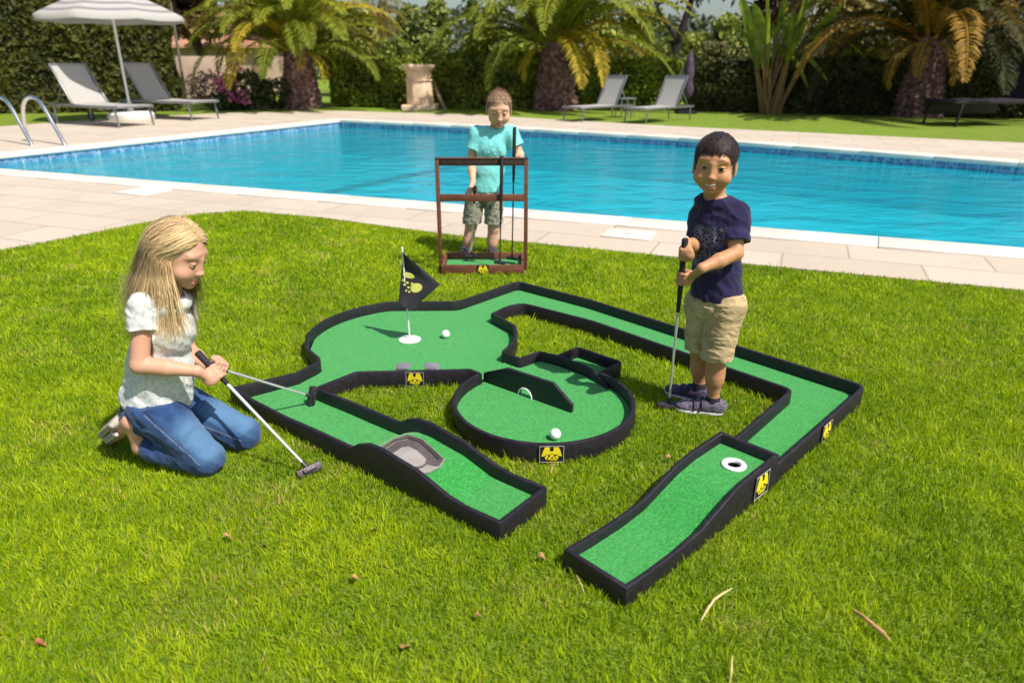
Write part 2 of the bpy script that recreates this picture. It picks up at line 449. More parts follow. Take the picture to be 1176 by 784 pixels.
# ---- palms
def palm_leaf_mat():
    k = N('palm_frond'); c = k.attr('fc', 'Color')
    b = k.bsdf(c, .65, Specular_IOR_Level=.25); t = k.n('BsdfTranslucent'); k.l(c, t.inputs[0])
    m = k.n('MixShader'); m.inputs[0].default_value = .3; k.l(b, m.inputs[1]); k.l(t.outputs[0], m.inputs[2])
    return k.done(m.outputs[0])
M_PALM = palm_leaf_mat()
k = N('palm_trunk'); p = k.coord()
c = k.ramp(k.noise(p, 9, 4, .7), [(.32, (.05, .022, .024)), (.5, (.20, .105, .10)), (.68, (.46, .29, .25))])
M_PTRUNK = k.done(k.bsdf(c, .85, k.bump(k.noise(p, 14, 4), .8, .05)))

def frond(base, az, el, L, curl, width, col, nl=34, rng=RNG, twist=0.0):
    """one feathered frond; returns verts, quads, colours"""
    ns = 14; d = np.array([math.cos(az) * math.cos(el), math.sin(az) * math.cos(el), math.sin(el)])
    pts = [np.array(base)]; step = L / ns; ang = el
    tang = []
    for i in range(ns):
        t = i / ns; ang2 = el - curl * (t ** 1.35)
        dv = np.array([math.cos(az) * math.cos(ang2), math.sin(az) * math.cos(ang2), math.sin(ang2)])
        tang.append(dv); pts.append(pts[-1] + dv * step)
    tang.append(tang[-1]); pts = np.array(pts); tang = np.array(tang)
    side = np.array([-math.sin(az), math.cos(az), 0.])
    V = []; F = []; C = []
    # rachis as a thin 3-sided strip (two quads)
    for i in range(ns):
        r0 = .035 * (1 - i / ns) + .008; r1 = .035 * (1 - (i + 1) / ns) + .008
        up0 = np.cross(side, tang[i]) * -1; b = len(V)
        V += [pts[i] - side * r0, pts[i] + up0 * r0, pts[i] + side * r0, pts[i + 1] - side * r1, pts[i + 1] + up0 * r1, pts[i + 1] + side * r1]
        F += [(b, b + 1, b + 4, b + 3), (b + 1, b + 2, b + 5, b + 4)]; C += [np.minimum(col * np.array([1.7, 1.4, 1.3]), .5)] * 6
    for sgn in (-1, 1):
        for j in range(nl):
            t = .10 + .9 * (j + rng.random() * .6) / nl; fi = min(t * ns, ns - 1e-3); i = int(fi); fr = fi - i
            p0 = pts[i] * (1 - fr) + pts[i + 1] * fr; tg = tang[i]; up = np.cross(tg, side); up = up if up[2] > 0 else -up
            ll = width * (math.sin(PI * min(1, t * .86 + .12)) ** .7) * rng.uniform(.85, 1.1)
            dr = tg * rng.uniform(.55, .8) + side * sgn * 1.0 + up * rng.uniform(.15, .5); dr /= np.linalg.norm(dr)
            p1 = p0 + dr * ll * .5; p2 = p0 + dr * ll + np.array([0, 0, -ll * rng.uniform(.15, .45)])
            wv = np.cross(dr, up); wv /= np.linalg.norm(wv) + 1e-9; hw = .019 * (L / 3) * rng.uniform(.8, 1.3)
            b = len(V); V += [p0, p1 - wv * hw, p2, p1 + wv * hw]; F.append((b, b + 1, b + 2, b + 3))
            cc = col * rng.uniform(.65, 1.35); C += [cc] * 4
    return V, F, C

def palm(label, x, y, th, tr, nf, L, cols, low=-.75, hi=1.45, group=None, name='palm_tree', seed=0, trunk_top=None, width=.50, nl=84, yellow=.18, curlk=1.0, ndead=9):
    rng = np.random.default_rng(seed); t = thing(name, label, 'palm tree', (x, y, 0), group=group)
    V = []; F = []; C = []
    for i in range(nf):
        u = (i + .5) / nf; az = i * 2.39996 + rng.uniform(-.2, .2)
        el = low + (hi - low) * u ** .8 + rng.uniform(-.12, .12)
        curl = (1.62 + .40 * math.sin(max(0, el))) * rng.uniform(.8, 1.15) * curlk
        col = np.array(cols[0]) * (1 - u) + np.array(cols[1]) * u
        if rng.random() < yellow * (1 - u): col = col * .45 + np.array(cols[2]) * .55
        r0 = tr * .5
        b0 = (x + math.cos(az) * r0, y + math.sin(az) * r0, th + u * .35)
        v, f, c = frond(b0, az, el, L * rng.uniform(.82, 1.08) * (.80 + .2 * min(1, max(0, el) / .5)), curl, width * rng.uniform(.85, 1.1), col, nl, rng)
        b = len(V); V += v; F += [tuple(q + b for q in ff) for ff in f]; C += c
    for i in range(ndead):                                           # old fronds hanging against the trunk
        az = i * 2 * PI / ndead + rng.uniform(-.4, .4); b0 = (x + math.cos(az) * tr * .6, y + math.sin(az) * tr * .6, th + .05)
        v, f, c = frond(b0, az, rng.uniform(-.1, .35), L * rng.uniform(.26, .40), rng.uniform(1.9, 2.5), width * .55, np.array(cols[2]), nl // 2, rng)
        b = len(V); V += v; F += [tuple(q + b for q in ff) for ff in f]; C += c
    np_mesh('crown', np.array(V), np.array(F, np.int32), M_PALM, t, smooth=False, attrs={'fc': np.array(C)})
    # trunk: stacked leaf bases
    nr, ns = max(10, int(th * 14)), 26; vv = []; ff = []
    for i in range(nr + 1):
        z = i / nr * (th + .25); prof = tr * (1.22 - .50 * (z / (th + .25)))
        for j in range(ns):
            a = 2 * PI * (j + .5 * (i % 2)) / ns; rr = prof * (1 + .10 * ((i + j) % 2)) * rng.uniform(.92, 1.08)
            vv.append((x + rr * math.cos(a), y + rr * math.sin(a), z - .05))
    for i in range(nr):
        for j in range(ns): ff.append((i * ns + j, i * ns + (j + 1) % ns, (i + 1) * ns + (j + 1) % ns, (i + 1) * ns + j))
    # cut frond stubs standing out of the trunk
    for q in range(int(160 * max(.5, th))):
        z = rng.uniform(.05, th); a = rng.uniform(0, 2 * PI); r0 = tr * (1.18 - .48 * z / (th + .25)); rad = np.array([math.cos(a), math.sin(a), 0]); sd_ = np.array([-math.sin(a), math.cos(a), 0])
        b = len(vv); p0 = np.array([x, y, z]) + rad * r0; w_ = rng.uniform(.03, .06); e = p0 + rad * rng.uniform(.05, .13) + np.array([0, 0, rng.uniform(.05, .12)])
        vv += [tuple(p0 - sd_ * w_), tuple(p0 + sd_ * w_), tuple(e + sd_ * w_ * .5), tuple(e - sd_ * w_ * .5)]; ff.append((b, b + 1, b + 2, b + 3))
    np_mesh('trunk', np.array(vv), np.array(ff, np.int32), M_PTRUNK, t, smooth=False)
    return t

PG = [(.13, .165, .014), (.30, .33, .028), (.55, .36, .025)]
palm('feathery date palm with a stout trunk beside the pink flowering shrub', -6.35, 22.4, 1.50, .46, 64, 3.5, PG, seed=1, yellow=.4, low=.28)
palm('large feathery date palm with a stout trunk behind the boy and the pale loungers', 1.28, 21.9, 1.65, .52, 66, 4.1, PG, seed=5, yellow=.3, low=.28)
palm('dark spreading date palm with drooping orange fronds over the right-hand hedge', 10.6, 19.3, 1.70, .50, 62, 4.4, [(.040, .042, .010), (.11, .105, .016), (.50, .27, .035)], seed=9, yellow=.4, low=.25)
palm('thin-trunked fan palm with hanging orange fronds, far behind the garden', -6.0, 34, 3.1, .28, 40, 1.9, [(.22, .14, .02), (.12, .13, .03), (.36, .20, .02)], seed=12, low=-1.2, hi=1.0, width=.5, yellow=.5, nl=20)

# banana-leaved plant
t = thing('banana_plant', 'bird-of-paradise plant with upright paddle leaves on thin bare stems', 'plant', (7.1, 20.2, 0))
rng = np.random.default_rng(4); V = []; F = []; R = []; st = MB()
M_PADDLE = leaf_mat('paddle_leaf', (.06, .11, .012), (.34, .42, .03), .4, .45)
M_STEM = simple('banana_stem', (.26, .15, .06), .7, bump=.3, scale=8)
for i in range(24):
    az = rng.uniform(0, 2 * PI); lean = rng.uniform(.06, .40); h = rng.uniform(1.1, 2.0)
    b0 = np.array([7.1 + rng.uniform(-.25, .25), 20.2 + rng.uniform(-.2, .2), 0]); dv = np.array([math.cos(az) * math.sin(lean), math.sin(az) * math.sin(lean), math.cos(lean)])
    top = b0 + dv * h
    st.tube([b0, b0 + dv * h * .5, top], [.055, .04, .025], 6)
    L = rng.uniform(1.0, 1.7); wd = rng.uniform(.08, .14); sd_ = np.cross(dv, [0.3, -1, 0.2]); sd_ /= np.linalg.norm(sd_); cur = rng.uniform(.2, 1.5) if i % 3 == 0 else rng.uniform(0, .5)
    sd_ = np.cross(dv, np.array([math.sin(az * 3), math.cos(az * 3) - .8, .1])); sd_ /= np.linalg.norm(sd_)
    ns = 9; out = np.array([math.cos(az), math.sin(az), 0]); up = np.cross(sd_, dv); b = len(V)
    for j in range(ns + 1):
        tt = j / ns; c = top + dv * L * tt * (1 - .35 * cur * tt) + (out - np.array([0, 0, .9 * cur])) * L * .55 * cur * tt ** 2
        w_ = wd * math.sin(PI * (tt * .93 + .05)) ** .6
        V += [c - sd_ * w_ + up * w_ * .35, c, c + sd_ * w_ + up * w_ * .35]; R += [min(1, .2 + .6 * rng.random() + .2 * tt)] * 3
    for j in range(ns):
        o_ = b + 3 * j; F += [(o_, o_ + 1, o_ + 4, o_ + 3), (o_ + 1, o_ + 2, o_ + 5, o_ + 4)]
np_mesh('foliage', np.array(V), np.array(F, np.int32), M_PADDLE, t, attrs={'rnd': np.array(R)})
st.build('stem', M_STEM, t, smooth=True)

# ---- broadleaf and pine trees beyond the hedges
M_BARK = simple('tree_bark', (.09, .065, .05), .9, .35, 6, bump=.6)
def tree(label, px, py, hw, hh, Y, lo, hi, n=2600, size=.2, seed=0, name='garden_tree', lobes=9, cat='tree', group='trees beyond the hedges', bare=0):
    """crown centred where the photo shows it, at distance Y"""
    rng = np.random.default_rng(seed); c = W(px, py, Y); sc = (c - Vector((0, 0, CAM_H))).length / F_PX
    rx, rz = hw * sc, hh * sc; t = thing(name, label, cat, (c.x, Y, 0), group=group)
    P = []; Nn = []; cl = []
    for i in range(lobes):
        dv = rng.normal(size=3); dv /= np.linalg.norm(dv); rr = rng.uniform(.35, .75)
        cc = np.array(c) + dv * np.array([rx, rx, rz]) * rr; lr = rng.uniform(.3, .5)
        m = n // lobes; q = rng.normal(size=(m, 3)); q /= np.linalg.norm(q, axis=1, keepdims=True); q[:, 2] = np.where(q[:, 2] < -.35, -q[:, 2], q[:, 2])
        rad = rng.uniform(.55, 1.08, m)[:, None]
        P.append(cc + q * rad * np.array([rx, rx, rz]) * lr); Nn.append(q); cl.append(np.full(m, rng.uniform(-.25, .25)))
    P = np.vstack(P); Nn = np.vstack(Nn); cl = np.concatenate(cl)
    keep = vnoise(P / (rx * .33) + seed, 8) > .28; P, Nn, cl = P[keep], Nn[keep], cl[keep]
    P[:, 2] = np.maximum(P[:, 2], .05)
    V, Fq = leaf_quads(P, size, Nn, 1.1, rng=rng)
    r = np.repeat(np.clip(.5 + cl + rng.normal(size=len(P)) * .22, 0, 1), 4)
    np_mesh('crown', V, Fq, leaf_mat('tree_leaf', lo, hi), t, smooth=False, attrs={'rnd': r})
    tb = MB(); tb.tube([(c.x, Y, -.1), (c.x + rx * .05, Y, c.z * .5), (c.x, Y, c.z)], [rx * .09 + .06, rx * .06 + .05, .04], 8)
    for i in range(5):
        a = rng.uniform(0, 2 * PI); z0 = c.z * rng.uniform(.4, .8)
        tb.tube([(c.x, Y, z0), (c.x + math.cos(a) * rx * .3, Y + math.sin(a) * rx * .3, z0 + rz * .4), (c.x + math.cos(a) * rx * .7, Y + math.sin(a) * rx * .7, c.z + rz * rng.uniform(0, .5))], [.07, .05, .02], 6)
    tb.build('trunk', M_BARK, t, smooth=True)
    return t
tr = [
 ('dark reddish leafy tree behind the end of the tall hedge', 222, 18, 42, 40, 29, (0.046, 0.034, 0.015), (0.287, 0.190, 0.051)),
 ('mid-green bushy tree showing above the left-hand palm', 318, -8, 70, 48, 33, (0.055, 0.074, 0.013), (0.405, 0.402, 0.051)),
 ('olive tree crown left of the fan palm', 408, 45, 45, 48, 31, (0.079, 0.094, 0.022), (0.439, 0.432, 0.086)),
 ('tall grey-green tree right of the fan palm', 490, 44, 32, 42, 38, (0.066, 0.094, 0.027), (0.405, 0.461, 0.102)),
 ('small far pine standing alone against the sky', 541, 10, 9, 12, 52, (0.055, 0.084, 0.022), (0.238, 0.308, 0.051)),
 ('loose green tree behind the top of the central palm', 572, 62, 55, 36, 33, (0.066, 0.094, 0.018), (0.405, 0.461, 0.051)),
 ('round green tree right of the central palm crown', 700, 55, 40, 36, 34, (0.066, 0.089, 0.020), (0.439, 0.461, 0.068)),
 ('feathery grey-green tree reaching the top edge near the sky gap', 738, 40, 34, 32, 41, (0.066, 0.089, 0.025), (0.373, 0.402, 0.086)),
 ('green tree behind the leaning dark trunk', 790, 54, 34, 30, 38, (0.066, 0.089, 0.022), (0.373, 0.402, 0.077)),
 ('green tree just left of the banana-leaved plant', 838, 54, 30, 32, 37, (0.066, 0.094, 0.022), (0.373, 0.432, 0.068)),
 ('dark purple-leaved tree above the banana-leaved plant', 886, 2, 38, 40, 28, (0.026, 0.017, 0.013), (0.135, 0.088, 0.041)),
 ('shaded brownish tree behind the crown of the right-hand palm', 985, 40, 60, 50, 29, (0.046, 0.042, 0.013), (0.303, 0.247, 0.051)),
 ('dark shaded tree at the right edge behind the dark lounger', 1130, 20, 85, 75, 25, (0.023, 0.017, 0.010), (0.135, 0.105, 0.028)),  # shade of the right background painted into these leaf colours
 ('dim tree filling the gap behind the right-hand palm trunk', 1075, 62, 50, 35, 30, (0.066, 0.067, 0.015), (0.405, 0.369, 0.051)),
]
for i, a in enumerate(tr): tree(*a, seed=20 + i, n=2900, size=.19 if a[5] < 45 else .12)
sh = [
 ('bright yellow-green bush above the stone pillar', 480, 66, 40, 20, 28, (.05, .08, .01), (.19, .24, .02)),
 ('sunlit bush showing over the hedge behind the pale loungers', 745, 75, 75, 18, 27, (.06, .075, .014), (.20, .20, .03)),
 ('pale sunlit bush behind the closed dark parasol', 815, 72, 45, 18, 27, (.06, .07, .02), (.20, .20, .05)),
 ('sunlit bush between the central palm and the stone pillar', 560, 82, 55, 16, 26, (.05, .075, .01), (.19, .22, .02)),
 ('yellowish bush in front of the pink garden wall', 203, 100, 10, 16, 25, (.06, .08, .012), (.2, .2, .03)),
]
for i, a in enumerate(sh): tree(*a, seed=60 + i, n=1700, size=.10, name='garden_bush', cat='bush', group='bushes behind the hedges')
# far wood closing the horizon
V = []; rr = np.random.default_rng(3)
P = np.stack([rr.uniform(-70, 80, 16000), rr.uniform(56, 66, 16000), np.zeros(16000)], 1)
P[:, 2] = rr.random(16000) ** .8 * (3.0 + 3.2 * vnoise(P / 5.0, 4))
V, Fq = leaf_quads(P, .38, np.array([0, -.7, .7]) * np.ones((16000, 1)), 1.0, rng=rr)
o = np_mesh('far_woods', V, Fq, leaf_mat('far_leaf', (.03, .042, .022), (.10, .125, .06)), smooth=False, attrs={'rnd': np.repeat(rr.random(16000), 4)})
tag(o, 'low line of far green woods behind the garden trees', 'woods', kind='stuff')
# the leaning bare trunk
tb = MB(); pts = [W(770, 78, 27), W(779, 48, 27), W(787, 22, 27), W(799, -14, 27)]
tb.tube([pts[0] - Vector((0, 0, 1.0))] + pts, [.19, .17, .14, .12, .09], 8)
tb.tube([pts[1], W(760, 20, 27), W(748, -6, 27)], [.09, .06, .04], 7)
tt = thing('leaning_tree', 'bare dark leaning trunk against the sky', 'tree', (pts[0].x, 27, 0)); tb.build('trunk', simple('dark_bark', (.025, .018, .018), .9, .3, 8, bump=.5), tt, smooth=True)
Pq = np.array(W(805, -30, 27)) + np.random.default_rng(2).normal(size=(500, 3)) * np.array([1.3, 1, .45]); V, Fq = leaf_quads(Pq, .12)
np_mesh('crown', V, Fq, leaf_mat('dark_leaf', (.015, .02, .01), (.05, .06, .02)), tt, smooth=False, attrs={'rnd': np.random.default_rng(1).random(2000)})

# flowering shrub
t = thing('flowering_shrub', 'low shrub with pink flowers left of a palm trunk', 'shrub', (-7.9, 22.0, 0))
rr = np.random.default_rng(8)
def blob(c, r, n): q = rr.normal(size=(n, 3)); q /= np.linalg.norm(q, axis=1, keepdims=True); return np.array(c) + q * np.array(r) * rr.uniform(.6, 1.05, n)[:, None]
P = np.vstack([blob((-7.9, 22, .55), (.75, .6, .55), 1300), blob((-7.0, 22.2, .45), (.8, .5, .45), 1100), blob((-8.4, 21.7, .22), (.6, .5, .22), 500)]); P[:, 2] = np.maximum(P[:, 2], .03)
V, Fq = leaf_quads(P, .07); np_mesh('foliage', V, Fq, leaf_mat('shrub_leaf', (.02, .035, .012), (.10, .13, .03)), t, smooth=False, attrs={'rnd': np.repeat(rr.random(len(P)), 4)})
P = np.vstack([blob((-7.95, 21.6, 1.15), (.18, .12, .12), 60), blob((-8.25, 21.5, .75), (.35, .2, .3), 120), blob((-7.85, 21.4, .4), (.35, .2, .22), 80)])
V, Fq = leaf_quads(P, .055, aspect=.9); np_mesh('flowers', V, Fq, leaf_mat('pink_petal', (.45, .10, .25), (.75, .22, .42)), t, smooth=False, attrs={'rnd': np.repeat(rr.random(len(P)), 4)})
t = thing('purple_shrub', 'dull purple shrub against the pale garden wall', 'shrub', (-10.2, 25.2, 0))
P = blob((-10.2, 25.2, .5), (.9, .4, .55), 1200); P[:, 2] = np.maximum(P[:, 2], .03); V, Fq = leaf_quads(P, .06)
np_mesh('foliage', V, Fq, leaf_mat('purple_leaf', (.06, .035, .04), (.22, .13, .13)), t, smooth=False, attrs={'rnd': np.repeat(rr.random(len(P)), 4)})

# ---- garden wall, outbuilding, post
M_WALL = simple('pale_render', (.50, .36, .28), .85, .15, 1.5, bump=.2)
M_ROOF = simple('terracotta_roof', (.45, .23, .15), .8, .25, 6, bump=.6)
mb = MB(); a, b = G(186, 116), G(262, 116); 
y_ = 27.0; xa, xb = W(180, 100, y_).x, W(262, 100, y_).x
mb.box(((xa + xb) / 2, y_, .75), (xb - xa, .25, 1.5)); wl = mb.build('garden_wall', M_WALL, bevel=.02); tag(wl, 'pale rendered garden wall beside the tall hedge', 'wall')
mb = MB()
for i in range(5): mb.box((xa + .35 + (xb - xa - .7) * i / 4, y_, 1.53), (.5, .4, .07))
t = thing('garden_house', 'outbuilding with a low terracotta roof behind the garden wall', 'building', (W(245, 60, 33).x, 33, 0))
c = t.location.copy(); mb = MB(); mb.box((c.x, 33.5, .95), (6.2, 4, 1.9)); mb.build('wall', M_WALL, t)
mb = MB(); x0, x1 = c.x - 3.3, c.x + 3.3
mb.prism([(x0, 31.2, 1.85), (x1, 31.2, 1.85), (x1 - 1.6, 33.5, 3.0), (x0 + 1.9, 33.5, 3.0)], (0, .05, .12)); mb.prism([(x0, 35.8, 1.85), (x1, 35.8, 1.85), (x1 - 1.6, 33.56, 3.0), (x0 + 1.9, 33.56, 3.0)], (0, .0, .12)); 
mb.add([(x0, 31.2, 1.9), (x0, 35.8, 1.9), (x0 + 1.9, 33.53, 3.05)], [(0, 1, 2)]); mb.add([(x1, 31.2, 1.9), (x1, 35.8, 1.9), (x1 - 1.6, 33.53, 3.05)], [(0, 1, 2)])
mb.build('roof', M_ROOF, t)
mb = MB(); q = W(213, 110, 23.5); q.z = 0; mb.tube([q, q + Vector((0, 0, 3.1))], [.05, .04], 8); mb.box(q + Vector((0, 0, 3.12)), (.16, .16, .05)); tag(mb.build('garden_post', simple('post_paint', (.16, .14, .11), .6)), 'thin grey post at the corner of the tall hedge', 'post')

# ---- stone pillar and board
M_STONE = simple('pillar_stone', (.72, .52, .37), .85, .2, 5, bump=.5)
q = G(483, 126.5); s_ = (q - Vector((0, 0, CAM_H))).length / F_PX
t = thing('stone_pillar', 'pale square stone pillar with a wide cap between two low hedges', 'pillar', q)
mb = MB(); mb.box(q + Vector((0, 0, .08)), (s_ * 36, s_ * 36, .16)); mb.build('base', M_STONE, t, bevel=.015)
mb = MB(); H_ = s_ * 45; R0 = s_ * 13.2 * 1.1
def octa(r): return [(r * math.cos(PI / 8 + PI / 4 * i), r * math.sin(PI / 8 + PI / 4 * i)) for i in range(8)]
def octprism(mb, r, z0, z1): mb.prism([(q.x + a, q.y + b, z0) for a, b in octa(r)], (0, 0, z1 - z0))
octprism(mb, R0, .16, H_ * .66); octprism(mb, R0 * .96, H_ * .69, H_ * .90); mb.build('shaft', M_STONE, t, bevel=.02)
mb = MB(); octprism(mb, R0 * 1.10, H_ * .66, H_ * .69); mb.build('band', M_STONE, t, bevel=.01)
mb = MB(); octprism(mb, R0 * 1.18, H_ * .90, H_ * .95); octprism(mb, R0 * 1.30, H_ * .951, H_ * 1.02); mb.build('cap', M_STONE, t, bevel=.012)
mb = MB(); a = G(511, 126.5); b = W(497, 94, a.y + .35); mb.beam(a, b, .09, .05); tag(mb.build('wooden_board', simple('old_board', (.32, .22, .15), .8, .25, 10)), 'narrow wooden board leaning beside the stone pillar', 'board')

# ---- sun loungers
k = N('lounger_sling'); p = k.coord()
c = k.ramp(k.noise(p, 40, 3), [(.3, (.34, .325, .31)), (.7, (.43, .41, .395))])
wv = k.n('TexWave', wave_type='BANDS'); k.l(k.mapping(p, (60, 60, 60)), wv.inputs[0]); wv.inputs['Scale'].default_value = 1
M_SLING = k.done(k.bsdf(c, .75, k.bump(wv.outputs['Fac'], .2, .003)))
M_ALU = simple('lounger_frame_paint', (.28, .28, .30), .35, .08, 10, metal=.6)
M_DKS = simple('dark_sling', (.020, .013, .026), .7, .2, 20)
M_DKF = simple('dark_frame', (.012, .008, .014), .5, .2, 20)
M_RUB = simple('rubber', (.05, .05, .055), .8)
def lounger(label, loc, rz, scale=1.0, back=58, sling=M_SLING, frame=M_ALU, wheels=True, group='sun loungers by the pool', drop=0):
    t = thing('sun_lounger', label, 'sun lounger', (0, 0, 0), group=group)
    Ls, wd, sh, bl = 1.22, .62, .36, .78; ba = math.radians(back)
    hx = 0.0
    bdir = Vector((-math.cos(ba), 0, math.sin(ba)))
    # sling surfaces sag a little
    mb = MB(); ns = 8
    top = [(i / ns * Ls, sh - .02 * math.sin(PI * i / ns)) for i in range(ns + 1)]
    mb.prism([(x, -wd / 2, z) for x, z in top] + [(x, -wd / 2, z - .014) for x, z in top[::-1]], (0, wd, 0)); mb.build('seat', sling, t)
    mb = MB(); top = []
    for i in range(ns + 1):
        s = i / ns * bl; pt = Vector((-.03, 0, sh)) + bdir * s + Vector((-math.sin(ba), 0, -math.cos(ba))) * (.022 * math.sin(PI * i / ns)); top.append(pt)
    nb = Vector((-math.sin(ba), 0, -math.cos(ba))) * .014
    mb.prism([pt + Vector((0, -wd / 2, 0)) for pt in top] + [pt + nb + Vector((0, -wd / 2, 0)) for pt in top[::-1]], (0, wd, 0)); mb.build('backrest', sling, t)
    mb = MB()
    for s in (-1, 1):
        y = s * (wd / 2 + .018)
        mb.beam((-.75, y, sh - .03), (Ls + .02, y, sh - .03), .032, .045)
        mb.beam(Vector((-.02, y, sh)), Vector((-.02, y, sh)) + bdir * (bl + .01), .03, .03)
        mb.beam((-.55, y * .9, sh - .03), Vector((-.02, y * .9, sh)) + bdir * bl * .55, .02, .02)
    mb.beam((Ls + .02, -wd / 2 - .03, sh - .03), (Ls + .02, wd / 2 + .03, sh - .03), .045, .032)
    mb.beam((-.75, -wd / 2, sh - .03), (-.75, wd / 2, sh - .03), .045, .032)
    e = Vector((-.02, 0, sh)) + bdir * (bl + .01); mb.beam(e + Vector((0, -wd / 2 - .03, 0)), e + Vector((0, wd / 2 + .03, 0)), .03, .03)
    if drop: mb.box((Ls / 2, -wd / 2 - .04, sh - .03 - drop / 2), (Ls, .02, drop))
    mb.build('frame', frame, t, bevel=.006)
    for x in (-.6, Ls - .08):
        for s in (-1, 1):
            mb = MB(); lean = .05 if x > 0 else -.03
            mb.beam((x, s * (wd / 2 + .018), sh - .05), (x + lean, s * (wd / 2 + .018), 0), .032, .026); mb.build('leg', frame, t, bevel=.004)
    if wheels:
        for s in (-1, 1):
            mb = MB(); y = s * (wd / 2 + .055); mb.tube([(-.68, y - .02, .09), (-.68, y + .02, .09)], .09, 18); mb.build('wheel', M_RUB, t, bevel=.008)
    t.location = loc; t.rotation_euler = (0, 0, rz); t.scale = (scale,) * 3
    return t
ZD = .012
def gd(px, py): v = G(px, py); v.z = ZD; return v
lounger('pale grey sun lounger with wheels beside the white parasol base, nearest the pool ladder', gd(110, 143), -.50, 1.25, 56)
lounger('grey sun lounger half in shade, set behind the parasol pole', gd(186, 136), -.42, 1.25, 58)
lounger('pale grey sun lounger left of the small side table, across the pool', gd(695, 137.5), math.radians(-140), .95, 62, wheels=False)
lounger('pale grey sun lounger right of the small side table, across the pool', gd(763, 139), math.radians(-138), .95, 62, wheels=False)
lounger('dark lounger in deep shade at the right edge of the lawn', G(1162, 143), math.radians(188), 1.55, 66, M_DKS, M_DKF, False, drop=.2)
# side tables
def side_table(label, loc, sz, h, mat, rz=0):
    t = thing('side_table', label, 'table', loc, rz, group='small side tables by the loungers'); x, y, z = loc
    mb = MB(); mb.box((x, y, z + h), (sz, sz, .03), rz); mb.build('table_top', mat, t, bevel=.006)
    R = Matrix.Rotation(rz, 3, 'Z')
    for a in (-1, 1):
        for b in (-1, 1):
            q = Vector((x, y, 0)) + R @ Vector((a * sz * .42, b * sz * .42, 0)); mb = MB(); mb.beam((q.x, q.y, z), (q.x, q.y, z + h - .014), .025, .025); mb.build('leg', mat, t)
side_table('small low grey table between the two pale loungers', tuple(gd(717, 135)), .42, .45, M_ALU, .3)
side_table('small low grey table behind the parasol pole between the left loungers', tuple(gd(163, 134)), .5, .42, M_ALU, -.2)

# ---- parasol
q = gd(152, 138.5); t = thing('parasol', 'open parasol with grey and white rings on a white pole', 'parasol', q)
M_PW = simple('parasol_white_paint', (.78, .77, .75), .35, .04)
top = W(131, 19, q.y); zr = top.z
mb = MB(); mb.tube([q + Vector((0, 0, .2)), Vector((q.x, q.y, zr + .62))], .03, 14); mb.build('pole', M_PW, t, smooth=True)
mb = MB(); mb.lathe([(.50, 0), (.52, .03), (.52, .15), (.46, .19), (.07, .21), (.06, .40), (.035, .41)], q, 36); mb.build('base', M_PW, t, smooth=True)
k = N('parasol_cloth'); p = k.coord(); sp = k.n('SeparateXYZ'); k.l(k.attr('ring', 'Color'), sp.inputs[0])
sstep = k.math('GREATER_THAN', k.math('FRACT', k.math('MULTIPLY', k.attr('rr'), 5.5)), .60)
c = k.mix(sstep, (.50, .475, .46), (.27, .26, .27))
b1 = k.bsdf(c, .8); tl = k.n('BsdfTranslucent'); k.l(c, tl.inputs[0]); mx = k.n('MixShader'); mx.inputs[0].default_value = .22; k.l(b1, mx.inputs[1]); k.l(tl.outputs[0], mx.inputs[2])
M_PCLOTH = k.done(mx.outputs[0])
V = []; F = []; RR = []; nS, nR, R_ = 64, 12, 1.60
for i in range(nR + 1):
    u = i / nR
    for j in range(nS):
        a = 2 * PI * j / nS; seg = (j % 8) / 8; sag = 1 - .055 * math.sin(PI * seg) * u; r = R_ * u * sag
        V.append((q.x + r * math.cos(a), q.y + r * math.sin(a), zr + .64 * (1 - u ** 1.25) - .03 * math.sin(PI * seg) * u)); RR.append(u)
for i in range(nR):
    for j in range(nS): F.append((i * nS + j, (i + 1) * nS + j, (i + 1) * nS + (j + 1) % nS, i * nS + (j + 1) % nS))
b0 = nR * nS
for j in range(nS): V.append((V[b0 + j][0], V[b0 + j][1], V[b0 + j][2] - .10)); RR.append(1.0)
bb = (nR + 1) * nS
for j in range(nS): F.append((b0 + j, bb + j, bb + (j + 1) % nS, b0 + (j + 1) % nS))
np_mesh('canopy', np.array(V), np.array(F, np.int32), M_PCLOTH, t, attrs={'rr': np.array(RR)})
for j in range(8):
    a = 2 * PI * j / 8; mb = MB(); e = Vector((math.cos(a), math.sin(a), 0))
    mb.tube([Vector((q.x, q.y, zr + .60)) + e * .04] + [Vector((q.x, q.y, zr + .61 * (1 - u ** 1.25) - .01)) + e * R_ * u * .99 for u in (.25, .5, .75, 1)], .011, 6)
    mb.tube([Vector((q.x, q.y, zr + .1)) + e * .04, Vector((q.x, q.y, zr + .61 * (1 - .45 ** 1.25) - .03)) + e * R_ * .45], .009, 6); mb.build('rib', M_PW, t)

# closed dark parasol behind the pale loungers
q = W(788, 122, 20.3); q.z = 0; t = thing('closed_parasol', 'closed dark purple parasol standing behind the pale loungers', 'parasol', q)
mb = MB(); mb.lathe([(.03, .35), (.13, .45), (.17, .6), (.12, .9), (.15, 1.05), (.10, 1.35), (.04, 1.55), (.015, 1.62)], q, 14); ca = mb.build('canopy', simple('dark_purple_cloth', (.075, .045, .085), .85, .5, 7), t, smooth=True)
mb = MB(); mb.tube([q, q + Vector((0, 0, .5))], .025, 8); mb.box(q + Vector((0, 0, .04)), (.5, .5, .08)); mb.build('pole', M_DKF, t)

